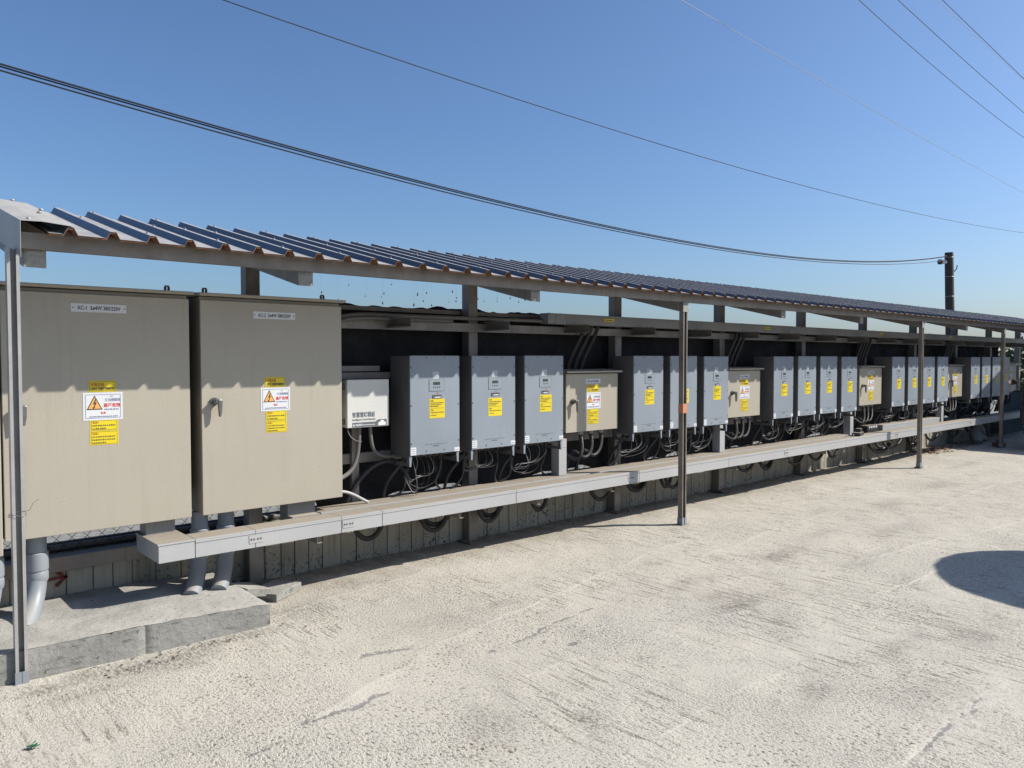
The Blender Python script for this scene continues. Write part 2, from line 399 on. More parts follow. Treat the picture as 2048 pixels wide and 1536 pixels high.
def build_ground():
    x0, x1, y0, y1, st = -1.2, 18.6, .3, 5.30, .025
    nx, ny = int((x1 - x0) / st) + 1, int((y1 - y0) / st) + 1
    X, Y = np.meshgrid(x0 + st * np.arange(nx), y0 + st * np.arange(ny), indexing='ij')
    wob = .025 * smooth_noise(nx, ny, 14, 1) + .012 * smooth_noise(nx, ny, 5, 2)
    Z = .006 * smooth_noise(nx, ny, 60, 3) + .003 * smooth_noise(nx, ny, 16, 4) + .0012 * smooth_noise(nx, ny, 4, 5)
    ridges = [[(1.62, 3.1), (1.92, 3.19), (2.3, 3.34), (2.48, 3.46), (3.04, 3.5), (3.51, 3.6), (4.03, 3.67), (4.87, 3.84), (5.78, 3.94)],
              [(2.3, 1.97), (2.66, 1.97), (3.06, 1.97), (3.53, 1.93), (3.86, 1.89), (4.27, 1.82)],
              [(2.6, 2.78), (2.84, 2.76), (3.26, 2.71), (3.68, 2.68), (4.06, 2.59), (4.5, 2.54)],
              [(2.9, 1.2), (3.47, 1.17), (4.3, 1.17)], [(5.2, 3.52), (5.79, 3.57), (7.26, 3.68), (9.2, 3.75)],
              [(1.99, 4.44), (2.61, 4.55), (3.26, 4.61), (3.57, 4.7)], [(6.0, 2.62), (6.95, 2.53), (7.83, 2.38), (8.8, 2.24)],
              [(4.9, 2.2), (5.6, 2.14), (6.3, 2.12)], [(7.5, 3.1), (9, 3.05), (11, 3.1)]]
    R = np.zeros_like(X)
    for k, p in enumerate(ridges):
        d = seg_dist(X, Y + wob, p); R = np.maximum(R, np.exp(-(d / .017) ** 2) * np.clip(.65 + .5 * smooth_noise(nx, ny, 12, 30 + k), 0, 1))
        # one side of a casting joint stands a few millimetres higher
        fall = np.where(d < .5, np.exp(-d / .12), 0) * .003; Z += fall
    Z += .005 * R
    S = np.zeros_like(X)
    for (sx, sy, a, b, k) in [(5.7, 3.15, .22, .10, .9), (4.38, 2.68, .22, .09, .85), (2.17, 2.51, .16, .12, .5), (4.42, 2.86, .16, .1, .5), (4.67, 3.18, .22, .1, .4),
                              (3.51, 1.72, .14, .09, .6), (4.49, 1.7, .24, .07, .5), (4.89, 1.45, .2, .1, .55), (7.21, 2.93, .4, .12, .35), (2.65, 3.74, .25, .16, .35),
                              (1.17, 4.20, .4, .09, .95), (1.65, 4.28, .35, .07, .8), (1.35, 4.1, .12, .06, .7), (.95, 4.05, .15, .06, .6), (6.7, 3.3, .35, .1, .35), (8.8, 3.5, .5, .13, .3), (3.2, 3.75, .2, .08, .4), (6.1, 2.6, .3, .08, .4),
                              (2.25, 4.5, .25, .12, .6), (2.75, 4.75, .3, .12, .45), (10.5, 3.6, .7, .12, .35), (12.8, 4.0, .6, .1, .4), (3.9, 1.35, .2, .1, .35), (.75, 4.2, .12, .07, .8)]:
        d = np.hypot((X - sx) / a, (Y - sy) / b) * (1 + .25 * smooth_noise(nx, ny, 5, int(sx * 100)))
        S = np.maximum(S, k * np.exp(-d ** 2))
    C = np.zeros_like(X)
    for p, w in [([(1.24, 2.99), (1.39, 3.01)], .02), ([(1.50, 3.09), (1.64, 3.08), (1.79, 3.09), (1.98, 3.09)], .022), ([(2.83, 3.14), (3.09, 3.21), (3.39, 3.25), (3.62, 3.26), (3.88, 3.23)], .016),
                 ([(2.12, 3.58), (2.29, 3.57), (2.38, 3.53)], .03), ([(2.66, 3.15), (2.71, 3.15)], .025), ([(3.06, 2.92), (3.1, 2.92)], .03), ([(3.3, 1.165), (3.7, 1.165), (4.0, 1.175)], .014), ([(2.24, 2.9), (2.34, 2.88)], .012)]:
        C = np.maximum(C, np.clip(1.3 - seg_dist(X, Y + wob, p) / w, 0, 1))
    Z -= .003 * C
    G = np.clip(.5 + .8 * smooth_noise(nx, ny, 26, 9) + .35 * (Y > 4.35) + .3 * ((X > 2.2) & (Y < 3)), 0, 1)
    vs = np.stack([X, Y, Z], -1).reshape(-1, 3)
    i = np.arange(nx * ny).reshape(nx, ny)
    q = np.stack([i[:-1, :-1], i[1:, :-1], i[1:, 1:], i[:-1, 1:]], -1).reshape(-1, 4)
    me = bpy.data.meshes.new('concrete_yard'); me.from_pydata(vs.tolist(), [], q.tolist()); me.update()
    for nm, A in (('stain', S), ('crack', C), ('ridge', R), ('groove', G)):
        a = me.attributes.new(nm, 'FLOAT', 'POINT'); a.data.foreach_set('value', A.reshape(-1).astype(np.float32))
    me.shade_smooth(); me.materials.append(MT['ground'])
    o = bpy.data.objects.new('concrete_yard', me); COL.objects.link(o); o['kind'] = 'structure'
build_ground()
g = MB()
for bx in ((-12, -1.18, -25, 5.3), (18.58, 46, -25, 5.3), (-1.18, 18.58, -25, .32)):
    g.add([(bx[0], bx[2], -.012), (bx[1], bx[2], -.012), (bx[1], bx[3], -.012), (bx[0], bx[3], -.012)], [(0, 1, 2, 3)])
g.build('yard_apron', 'ground', kind='structure')
MB().add([(-600, -600, -.3), (900, -600, -.3), (900, 900, -.3), (-600, 900, -.3)], [(0, 1, 2, 3)]).build('ground', 'gravel', kind='structure')

# ------------------------------------------------------------------ low concrete wall with board marks
WY = 5.27
wall = thing('concrete_wall', (10, 5.4, 0), 'long low board-marked concrete wall running behind the cabinets', 'wall')
MB().box(-1.5, 20.5, WY + .012, WY + .16, -.3, .40).build('core', 'wall', wall)
x = -1.0; k = 0
while x < 20.2:
    w = random.uniform(.105, .165); d = random.uniform(0, .009)
    MB().box(x + .0035, x + w - .0035, WY - .004 + d, WY + .014, -.05, .398 + random.uniform(-.012, .004)).build('panel', 'wall', wall, bevel=.002, seg=1)
    x += w
ar = MB()
for p in ([(.90, .253), (1.05, .263), (1.05, .280), (.90, .270)], [(1.02, .213), (1.075, .268), (1.066, .283), (1.005, .228)], [(1.078, .266), (1.03, .312), (1.012, .298), (1.056, .262)]):
    ar.prism(p, 'y', WY - .0085, WY - .0055)
ar.build('painted_arrow', 'redpaint', wall)['label'] = 'red spray-painted arrow on the wall'
MB().box(-1.2, 2.05, WY - .05, WY - .006, .315, .405).build('coping_beam', 'steel', wall, bevel=.004)

# ------------------------------------------------------------------ chain-link fence and shade cloth
fence = thing('chain_link_fence', (8, 5.45, .4), 'dark chain-link fence standing on top of the low concrete wall', 'fence')
fm = MB(); FY = 5.36; p = .085; zb, zt = .40, 1.25
xx = -.6
kx = 0
while xx < 12.5:
    n = int((zt - zb) / (p / 2)); s = 1 if kx % 2 else -1
    path = [(xx + (p / 4) * s * (1 if i % 2 else -1), FY + (.002 if i % 2 else -.002), zb + i * p / 2) for i in range(n + 1)]
    fm.tube(path, .0026, 3, caps=False); xx += p / 2; kx += 1
fm.build('wire_mesh', 'black_hose', fence)
for z in (.425, 1.985): MB().cyl((-.8, FY + .03, z), (18.4, FY + .03, z), .022, 10).build('rail', 'steel_dark', fence, smooth=True)
MB().box(.9, 18.2, 5.275, 5.295, 1.975, 2.008).build('batten', 'steel', fence)
MB().box(-.8, 18.3, FY + .055, FY + .075, .40, .455).build('kick_board', 'steel_dark', fence)

def build_tarp():
    x0, x1 = 1.0, 18.9; nx, nz = 360, 34; vs = []; fs = []
    for i in range(nx + 1):
        X = x0 + (x1 - x0) * i / nx
        top = 2.026 + .007 * math.sin(X * 5.1) + .006 * math.sin(X * 13 + 1) + .005 * math.sin(X * 29)
        bot = .70 if X < 2.55 else (.47 + .03 * math.sin(X * 3.7) + .02 * math.sin(X * 11.3))
        if X < 2.75 and X >= 2.55: bot = .55
        if X > 18.0: bot = min(top - .05, bot + (X - 18.0) / .85 * 1.5)
        for j in range(nz + 1):
            t = j / nz; Z = bot + (top - bot) * t
            fold = .018 * math.sin(X * 6 + 2.2 * math.sin(Z * 2)) + .012 * math.sin(X * 17 + Z * 9) + .01 * math.sin(Z * 23 + X * 4) + .006 * math.sin(X * 41 + Z * 17)
            Yv = 5.325 + fold * (1 - .55 * t) + random.gauss(0, .0035)
            if t > .985: Yv += .03
            vs.append((X, Yv, Z + random.gauss(0, .003)))
    for i in range(nx):
        for j in range(nz):
            a = i * (nz + 1) + j; fs.append((a, a + nz + 1, a + nz + 2, a + 1))
    o = MB().add(vs, fs).build('shade_cloth', 'tarp', smooth=True, at=(9, 5.33, .5))
    sm = o.modifiers.new('thickness', 'SOLIDIFY'); sm.thickness = .004
    tag(o, 'black shade cloth hung along the fence behind the inverters', 'tarp')
build_tarp()

# ------------------------------------------------------------------ steel shed
shed = thing('steel_shed', (10, 4.8, 0), 'long open steel lean-to shed with corrugated metal roof over the cabinets', 'shed')
SLOPE = .243
def roofz(y): return 2.202 + (y - 4.25) * SLOPE        # underside level of the sheet's flats
REAR = [.33, 2.27, 4.225, 6.145, 8.05, 10.03, 11.95, 13.9, 15.85, 17.8, 19.75]
for i, xr in enumerate(REAR):
    o = MB().box(xr - .1, xr, 5.165, 5.262, 0, roofz(5.2) - .10).build('rear_post', 'steel', shed, bevel=.006)
    MB().box(xr - .155, xr + .055, 5.08, 5.262, .002, .016).build('base_plate', 'steel_dark', o)
    for dx in (-.135, .035):
        MB().cyl((xr + dx, 5.10, .016), (xr + dx, 5.10, .034), .011, 6).build('anchor_bolt', 'bolt', o)
for i, xr in enumerate([.83] + REAR[1:]):
    # rafter: square tube following the roof slope, its open end closed with putty
    y0, y1 = 4.388, 5.46
    zt0, zt1 = roofz(y0) - .0955, roofz(y1) - .0955
    r_ = MB().prism([(y0, zt0 - .0965), (y1, zt1 - .0965), (y1, zt1), (y0, zt0)], 'x', xr - .1, xr).build('rafter', 'steel', shed, bevel=.003)
    e = MB(); n = 7; vs = []; fs = []
    for a in range(n):
        for c in range(n):
            edge = a in (0, n - 1) or c in (0, n - 1)
            vs.append((xr - .098 + .096 * a / (n - 1), y0 - (.001 if edge else random.uniform(.003, .009)), zt0 - .096 + .094 * c / (n - 1)))
    for a in range(n - 1):
        for c in range(n - 1): fs.append((a * n + c, (a + 1) * n + c, (a + 1) * n + c + 1, a * n + c + 1))
    e.add(vs, fs).build('end_plug', 'putty', r_)
# front posts: lipped channels, open towards the yard
def channel_x(mb, x0, x1, y0, y1, z0, z1, lip=.014, t=.003):
    mb.box(x0, x0 + t, y0, y1, z0, z1); mb.box(x1 - t, x1, y0, y1, z0, z1); mb.box(x0 + t, x1 - t, y1 - t, y1, z0, z1)
    mb.box(x0 + t, x0 + lip, y0, y0 + t, z0, z1); mb.box(x1 - lip, x1 - t, y0, y0 + t, z0, z1); return mb
for i, (xa, w) in enumerate([(.655, .052), (6.056, .064), (11.86, .064), (15.60, .064)]):
    o = channel_x(MB(), xa, xa + w, 4.335, 4.385, 0, 2.128).build('front_post', 'steel_light' if i == 0 else 'steel', shed)
    channel_x(MB(), xa - .003, xa + w + .003, 4.331, 4.389, .001, .075, lip=.03).build('base_sleeve', 'pvc', o)
    MB().box(xa - .02, xa + w + .035, 4.32, 4.41, .0008, .008).build('base_plate', 'steel_dark', o)
    if i: MB().box(xa - .012, xa + w + .012, 4.3305, 4.3345, 2.036, 2.126).build('top_plate', 'putty', o)
    if i == 1:
        MB().box(xa - .002, xa + w + .002, 4.3325, 4.3875, 1.075, 1.165).build('tape_wrap', 'copper', o)['label'] = 'copper-coloured tape wrapped round the post'
    if i == 0:
        w_ = MB(); c = Vector((xa + w / 2, 4.36, 0)); pts = []
        for k in range(34):
            a = k / 33 * 2 * math.pi * 1.6; pts.append((c.x + .036 * math.cos(a) * (1.0 + .12 * math.sin(3 * a)), c.y + .036 * math.sin(a), .83 + .008 * math.sin(2 * a) + .0005 * k))
        pts += [(c.x + .045, c.y - .03, .86), (c.x + .06, c.y - .035, .895), (c.x + .085, c.y - .03, .91)]
        w_.tube(pts, .0013, 4).build('tie_wire', 'steel_dark', o)
# eave beam and purlins
SEG = [.712, 2.20, 6.08, 9.95, 13.85, 17.75, 20.3]
for a, b in zip(SEG[:-1], SEG[1:]):
    m = MB(); zb_, zt_ = 2.130, 2.209
    m.box(a + .001, b - .001, 4.350, 4.353, zb_, zt_); m.box(a + .001, b - .001, 4.353, 4.398, zb_, zb_ + .003); m.box(a + .001, b - .001, 4.353, 4.398, zt_ - .003, zt_)
    m.build('eave_beam', 'steel', shed)
for y in (4.86, 5.40):
    zc = roofz(y) - .016
    m = MB(); m.box(.715, 20.3, y, y + .003, zc - .072, zc); m.box(.715, 20.3, y + .003, y + .045, zc - .072, zc - .069); m.box(.715, 20.3, y + .003, y + .045, zc - .003, zc)
    m.build('purlin', 'steel', shed)
# roof sheets: four trapezoid ribs each, foam lining under the sheet
RP = .1905; NR = 4; YE0, YE1 = 4.250, 5.50
def rib_profile(top, n=NR):
    pts = []
    for k in range(n):
        c = RP * (k + .5)
        pts += [(c - RP / 2, 0), (c - .031, 0), (c - .014, .034), (c + .014, .034), (c + .031, 0)]
    pts.append((RP * n, 0)); return pts
prof = rib_profile(0)
ny_ = 6
def sheet_mesh(off, th):
    vs = []; fs = []; n = len(prof)
    for lay in (0, 1):
        for j in range(ny_ + 1):
            y = YE0 + (YE1 - YE0) * j / ny_
            for (u, h) in prof: vs.append((u, y, roofz(y) + h - (th if lay else 0)))
    N = n * (ny_ + 1)
    for j in range(ny_):
        for i in range(n - 1):
            a = j * n + i; fs.append((a, a + 1, a + n + 1, a + n)); fs.append((N + a, N + a + n, N + a + n + 1, N + a + 1))
    for i in range(n - 1):
        fs.append((i, N + i, N + i + 1, i + 1)); e = ny_ * n + i; fs.append((e, e + 1, N + e + 1, N + e))
    return vs, fs
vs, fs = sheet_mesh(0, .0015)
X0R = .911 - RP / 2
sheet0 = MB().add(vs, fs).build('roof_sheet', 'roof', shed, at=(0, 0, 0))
fv = []; ff = []
def fprof(d):     # lining following the sheet, d metres below it
    out = []
    for u, h in prof: out.append((u, h - d if h == 0 else h - d * 1.15))
    return out
FP = [(fprof(.0022), YE0 + .004), (fprof(.009), YE0 + .004), (fprof(.009), YE1 - .01), (fprof(.0022), YE1 - .01)]
n = len(prof)
for fp, y in FP: fv += [(u, y, roofz(y) + h) for u, h in fp]
for a in range(4):
    b = (a + 1) % 4
    for i in range(n - 1): ff.append((a * n + i, b * n + i, b * n + i + 1, a * n + i + 1))
foam0 = MB().add(fv, ff).build('foam_lining', 'foam', sheet0, at=(0, 0, 0))
sheet0.location = Vector((X0R, 0, 0)) - shed.location
NS = 26
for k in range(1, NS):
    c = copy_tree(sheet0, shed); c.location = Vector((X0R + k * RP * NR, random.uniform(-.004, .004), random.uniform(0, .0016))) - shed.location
sc_ = MB()
for k in range(NS * NR):
    X = X0R + (k + .5) * RP
    for y in (4.36 + random.uniform(-.012, .012), 4.88 + random.uniform(-.02, .02), 5.42):
        if k % 2 == (0 if y < 4.6 or y > 5.2 else 1) or random.random() < .12:
            z = roofz(y) + .034; sc_.cyl((X, y, z - .002), (X, y - .001, z + .003), .011, 8, .009); sc_.cyl((X, y, z + .002), (X, y - .002, z + .010), .005, 6)
o = sc_.build('roof_screw', 'pvc', shed); o['kind'] = 'stuff'
# gable flashing at the near end
fl = MB(); yy = [4.246 + (5.52 - 4.246) * i / 8 for i in range(9)]
vs = []; fs = []
for i, y in enumerate(yy):
    b = .005 * math.sin(i * 2.1); z = roofz(y)
    vs += [(.700, y, z - .125), (.700, y, z + .046), (.79, y, z + .050 + b), (.90, y, z + .042 + b * .7), (.945, y, z + .037)]
for i in range(8):
    for j in range(4):
        a = i * 5 + j; fs.append((a, a + 5, a + 6, a + 1))
o = fl.add(vs, fs).build('gable_flashing', 'beige_edge', shed)
o.data.materials[0] = MT['flashing']
o.modifiers.new('thickness', 'SOLIDIFY').thickness = .002
fs_ = MB()
for y, xx_ in ((4.31, .745), (4.75, .87), (5.2, .75), (5.45, .86), (4.95, .915)): fs_.ball((xx_, y, roofz(y) + .052), .012, .012, .008, 8, 4)
fs_.build('flashing_screw', 'steel_light', shed)['kind'] = 'stuff'

# wall rails and support arms carried by the rear posts
for (za, zb2, xa, xb) in ((1.823, 1.893, 2.3, 19.7), (.80, .875, 2.3, 19.7), (1.442, 1.490, 2.3, 19.7)):
    m = MB(); m.box(xa, xb, 5.125, 5.128, za, zb2); m.box(xa, xb, 5.128, 5.164, za, za + .003); m.box(xa, xb, 5.128, 5.164, zb2 - .003, zb2)
    m.build('wall_rail', 'steel', shed)
for k in range(17):
    xa = 3.27 + .992 * k; z0, z1 = 1.834, 1.912
    m = MB(); m.box(xa + .038, xa + .041, 4.84, 5.124, z0, z1); m.box(xa, xa + .038, 4.84, 5.124, z0, z0 + .003); m.box(xa, xa + .038, 4.84, 5.124, z1 - .003, z1)
    m.box(xa, xa + .003, 4.84, 5.124, z0 + .003, z0 + .012); m.box(xa, xa + .003, 4.84, 5.124, z1 - .012, z1 - .003)
    m.build('support_arm', 'steel', shed)
for k, xa in enumerate([2.42, 3.62, 4.45, 5.40, 6.55, 7.5, 8.6, 9.6, 10.7, 11.6, 12.7, 13.6, 14.6, 15.6, 16.6]):
    m = MB(); m.box(xa, xa + .003, 4.65, 5.26, .362, .404); m.box(xa + .003, xa + .04, 4.65, 5.26, .362, .365)
    m.build('tray_bracket', 'steel', shed)

# ------------------------------------------------------------------ plinth and loose slabs
def build_plinth():
    xs = np.concatenate([np.arange(-.9, 1.955, .022), [1.955]]); ys = np.concatenate([np.arange(4.36, 5.255, .03), [5.255]]); nx, ny = len(xs), len(ys)
    n1 = smooth_noise(nx, ny, 3, 41); n2 = smooth_noise(nx, ny, 12, 42); vs = []; fs = []
    ch = smooth_noise(nx, 4, 2.5, 43)[:, 0]; ch2 = smooth_noise(nx, 4, 9, 44)[:, 0]
    def top(i, j):
        x = xs[i]; z = .163 - .03 * max(0, (x - 1.2) / .75) + .004 * n2[i, j] + .0015 * n1[i, j]
        if j == 0: z -= .003 + .007 * max(0, ch[i] + .5 * ch2[i] - .5)
        if i == nx - 1: z -= .006
        return z
    def yo(i, j): return ys[j] + (.006 * max(0, ch[i]) + .003 if j == 0 else 0)
    for i in range(nx):
        for j in range(ny): vs.append((xs[i], yo(i, j), top(i, j)))
    for i in range(nx - 1):
        for j in range(ny - 1):
            a = i * ny + j; fs.append((a, a + ny, a + ny + 1, a + 1))
    b = len(vs); H_ = 6
    for i in range(nx):
        for h in range(H_ + 1):
            t = h / H_; z = top(i, 0) * (1 - t) - .01 * t
            vs.append((xs[i], 4.359 + (.012 if abs(xs[i] - 1.252) < .011 else 0), z))
    for i in range(nx - 1):
        for h in range(H_):
            a = b + i * (H_ + 1) + h; fs.append((a, a + 1, a + H_ + 2, a + H_ + 1))
    b = len(vs)
    for j in range(ny): vs += [(1.955, yo(nx - 1, j), top(nx - 1, j)), (1.957, yo(nx - 1, j), -.01)]
    for j in range(ny - 1): a = b + 2 * j; fs.append((a, a + 1, a + 3, a + 2))
    o = MB().add(vs, fs).build('concrete_plinth', 'plinth', smooth=True, at=(.5, 4.8, 0))
    tag(o, 'rough cast concrete plinth under the tall beige cabinets', 'plinth')
    return o
build_plinth()
def slab(name, c, half, rot, tilt, label):
    m = MB().obox((0, 0, 0), (half[0], 0, 0), (0, half[1], 0), (0, 0, half[2]))
    o = m.build(name, 'plinth', at=(0, 0, 0), bevel=.004)
    o.location = c; o.rotation_euler = (tilt[0], tilt[1], rot); tag(o, label, 'slab')
slab('concrete_slab', (2.235, 4.90, .028), (.15, .11, .026), rad(32), (0, 0), 'pale concrete slab lying flat on the yard, right of the plinth')
slab('concrete_slab', (2.03, 4.86, .086), (.105, .10, .026), rad(20), (rad(4), rad(14)), 'pale concrete slab tilted against the end of the plinth')

# ------------------------------------------------------------------ stickers (built against a front face at depth y, looking towards -Y)
def yellow_header(par, x0, x1, z0, z1, y):
    st = MB().box(x0, x1, y - .0012, y, z0, z1).build('warning_sticker', 'sticker_yellow', par)
    w = x1 - x0; h = z1 - z0
    m = MB().frame(x0 + .035 * w, x1 - .035 * w, z0 + .08 * h, z1 - .08 * h, .014 * w, y - .0018)
    m.text('太陽能發電專用開關箱', h * .25, x0 + .08 * w, z0 + h * .2, y - .0018, width=w * .84, bold=.0004); m.build('lettering', 'ink', st)
    MB().text('有電危險', h * .34, x0 + .08 * w, z0 + h * .53, y - .0018, width=w * .48, bold=.0004).build('lettering', 'ink_brown', st)
    return st
def yellow_note(par, x0, x1, z0, z1, y, rows=2, seed=0, red=True):
    st = MB().box(x0, x1, y - .0012, y, z0, z1).build('warning_sticker', 'sticker_yellow', par)
    w = x1 - x0; h = z1 - z0; m = MB().frame(x0 + .04 * w, x1 - .04 * w, z0 + .06 * h, z1 - .06 * h, .010 * w, y - .0018)
    q = h * .84 / (rows + 1)
    for r_ in range(rows):
        m.bars(x0 + .08 * w, x0 + w * (.9 if r_ != rows - 1 else .55), z0 + .08 * h + q * (rows - 1 - r_) + q * .15, q * .52, y - .0018, seed + r_)
    m.build('lettering', 'ink', st)
    MB().text('警告！', q * .8, x0 + .08 * w, z1 - .06 * h - q * .92, y - .0018, bold=.0004).build('lettering', 'ink_brown' if red else 'ink', st)
    return st
def hazard_sign(par, x0, x1, z0, z1, y, head='AC', line='交流開關箱'):
    st = MB().box(x0, x1, y - .0015, y, z0, z1).build('hazard_sign', 'sticker_white', par)
    w = x1 - x0; h = z1 - z0; yy_ = y - .0021
    MB().frame(x0 + .055 * w, x1 - .055 * w, z0 + .07 * h, z1 - .07 * h, .010 * w, yy_).build('border', 'ink_blue', st)
    cx = x0 + .285 * w; tb = z0 + .38 * h; tt = z0 + .90 * h; hw = .20 * w
    MB().add([(cx - hw, yy_, tb), (cx + hw, yy_, tb), (cx, yy_, tt)], [(0, 1, 2)]).build('triangle_border', 'ink', st)
    k = .80; cz = tb + (tt - tb) / 3
    MB().add([(cx + (px - cx) * k, yy_ - .0004, cz + (pz - cz) * k) for px, pz in ((cx - hw, tb), (cx + hw, tb), (cx, tt))], [(0, 1, 2)]).build('triangle', 'orange', st)
    b = [(.02, .72), (-.045, .52), (.005, .53), (-.03, .42), (-.055, .44), (-.035, .345), (.02, .43), (-.003, .425), (.06, .60), (.015, .585), (.05, .72)]
    MB().add([(cx + u * w * .95, yy_ - .0008, z0 + (v + .05) * h) for u, v in b], [tuple(range(len(b)))]).build('lightning_bolt', 'ink', st)
    m = MB().text(head, h * .075, x0 + .72 * w, z0 + .83 * h, yy_, 'c').bars(x0 + .53 * w, x0 + .9 * w, z0 + .36 * h, h * .05, yy_, 5).bars(x0 + .15 * w, x0 + .86 * w, z0 + .11 * h, h * .045, yy_, 9)
    m.text(line, h * .12, x0 + .54 * w, z0 + .68 * h, yy_, width=w * .40); m.build('lettering', 'ink_blue', st)
    MB().text('高壓危險', h * .155, x0 + .51 * w, z0 + .475 * h, yy_, width=w * .43, bold=.0006).text('警告', h * .085, x0 + .5 * w, z0 + .225 * h, yy_, 'c', bold=.0004).build('red_lettering', 'ink_red', st)
    return st
def name_plate(par, x0, x1, z0, z1, y, txt, frac=.78):
    st = MB().box(x0, x1, y - .0025, y, z0, z1).build('name_plate', 'sticker_white', par, bevel=.0008, seg=1)
    w = x1 - x0; h = z1 - z0; m = MB().bars(x0 + .12 * w, x1 - .12 * w, z0 + h * .3, h * .4, y - .0031, 3) if txt is None else MB().text(txt, h * .66, (x0 + x1) / 2, z0 + h * .26, y - .0031, 'c', width=w * frac, bold=.0007)
    for u, v in ((.035, .5), (.965, .5)): m.ball((x0 + u * w, y - .003, z0 + v * h), .004, .0015, .004, 8, 4)
    m.build('lettering', 'ink', st); return st
def handle(par, x, z, y, ln=.095, s=1.):
    m = MB().cyl((x, y, z), (x, y - .012, z), .026 * s, 20).build('handle', 'chrome', par, smooth=True)
    a = MB().cyl((x, y - .012, z), (x, y - .045 * s, z), .016 * s, 16)
    a.obox((x + .012 * s, y - .040 * s, z + .004), (.020 * s, 0, 0), (0, .012 * s, 0), (0, 0, .014 * s)); a.build('hub', 'chrome', m, smooth=True, bevel=.004)
    l = MB().prism([(x + .006 * s, z + .016), (x + .036 * s, z + .012), (x + .034 * s, z - ln * .5), (x + .026 * s, z - ln), (x + .014 * s, z - ln), (x + .010 * s, z - ln * .5)], 'y', y - .056 * s, y - .036 * s)
    l.build('lever', 'chrome', m, bevel=.005)
    return m

# ------------------------------------------------------------------ tall beige AC cabinets
def ac_cabinet(x0, x1, z0, z1, label, plate=None, note=None, hand=None, yf=4.864, yb=5.12):
    t = thing('electrical_cabinet', ((x0 + x1) / 2, 5.0, z0), label, 'cabinet', 'tall beige electrical cabinets')
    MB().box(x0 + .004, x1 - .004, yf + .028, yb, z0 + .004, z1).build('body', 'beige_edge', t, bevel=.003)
    d = MB().box(x0, x1, yf, yf + .024, z0, z1 - .022).build('door', 'beige', t, bevel=.0035)
    MB().prism([(yf - .03, z1 + .004), (yf - .03, z1 + .022), (yb, z1 + .036), (yb, z1 + .004)], 'x', x0 - .012, x1 + .022).build('canopy', 'beige', t, bevel=.003)
    for xe in (x0 + .045, x1 - .115):
        e = MB(); zz = z1 + .02; pr = [(xe, zz), (xe + .034, zz), (xe + .034, zz + .03), (xe + .027, zz + .042), (xe + .007, zz + .042), (xe, zz + .03)]
        hole = [(xe + .0135, zz + .012), (xe + .0205, zz + .012), (xe + .0205, zz + .032), (xe + .0135, zz + .032)]
        # eye plate with a slot, built as four strips
        e.box(xe, xe + .0135, 4.955, 4.963, zz - .01, zz + .034); e.box(xe + .0205, xe + .034, 4.955, 4.963, zz - .01, zz + .034)
        e.box(xe + .0135, xe + .0205, 4.955, 4.963, zz - .01, zz + .012); e.box(xe + .004, xe + .030, 4.955, 4.963, zz + .034, zz + .042)
        e.build('lifting_eye', 'steel_dark', t)
    if plate: name_plate(t, *plate[:4], yf, plate[4])
    if note:
        (ha, hb, hc, hd), (sa, sb, scc, sd), (na, nb, nc, nd), (ma, mb_, mc, md) = note
        yellow_header(t, ha, hb, hc, hd, yf); hazard_sign(t, sa, sb, scc, sd, yf)
        yellow_note(t, na, nb, nc, nd, yf, 2, 3); yellow_note(t, ma, mb_, mc, md, yf, 3, 7)
    if hand: handle(t, hand[0], hand[1], yf)
    return t
ac_cabinet(-.32, .690, .538, 1.985, 'tall beige cabinet cut off by the left edge of the picture', yf=4.860)
ac_cabinet(.700, 1.680, .610, 1.985, 'tall beige cabinet with the AC-1 name plate, second from the left', (1.034, 1.322, 1.861, 1.909, 'AC-1  3ø4W 380/220V'),
           ((1.116, 1.260, 1.405, 1.470), (1.086, 1.294, 1.243, 1.402), (1.121, 1.267, 1.183, 1.244), (1.119, 1.268, 1.100, 1.181)), (.770, 1.33))
ac_cabinet(1.749, 2.732, .610, 1.985, 'tall beige cabinet with the AC-2 name plate, beside the white control box', (2.088, 2.381, 1.858, 1.905, 'AC-2  3ø4W 380/220V'),
           ((2.161, 2.304, 1.406, 1.474), (2.133, 2.338, 1.248, 1.404), (2.168, 2.312, 1.184, 1.250), (2.168, 2.314, 1.104, 1.183)), (1.826, 1.325))

# ------------------------------------------------------------------ grey PVC conduits rising out of the plinth
def pvc(x, ytop, ztop, label, dx=-.11, dy=-.17, zb=.13):
    t = thing('pvc_conduit', (x + dx, ytop + dy, zb), label, 'pipe', 'grey conduits under the tall cabinets')
    pts = bez((x + dx * 1.15, ytop + dy * 1.15, zb), (x + dx * .55, ytop + dy * .55, .19), (x, ytop, .24), (x, ytop, .42), 14)
    MB().tube(pts, .051, 22).build('bend', 'pvc', t, smooth=True)
    MB().tube([(x, ytop, .40), (x, ytop, .405), (x, ytop, .50), (x, ytop, .505)], lambda q: .0585 if .01 < q < .99 else .054, 22).build('coupling', 'pvc', t, smooth=True)
    MB().tube([(x, ytop, .335), (x, ytop, .35), (x, ytop, .385), (x, ytop, .40)], lambda q: .052 if q < .1 or q > .9 else .0575, 22).build('bell', 'pvc', t, smooth=True)
    MB().cyl((x, ytop, .45), (x, ytop, ztop + .006), .0505, 22).build('riser', 'pvc', t, smooth=True)
pvc(.655, 5.0, .538, 'grey plastic conduit at the far left edge under the cut-off cabinet', -.11, -.16)
pvc(.868, 5.0, .61, 'grey plastic conduit under the AC-1 cabinet, beside the near post', -.09, -.17)
pvc(1.775, 5.0, .61, 'grey plastic conduit under the AC-2 cabinet, left one of the pair')
pvc(1.945, 5.0, .61, 'grey plastic conduit under the AC-2 cabinet, right one of the pair')

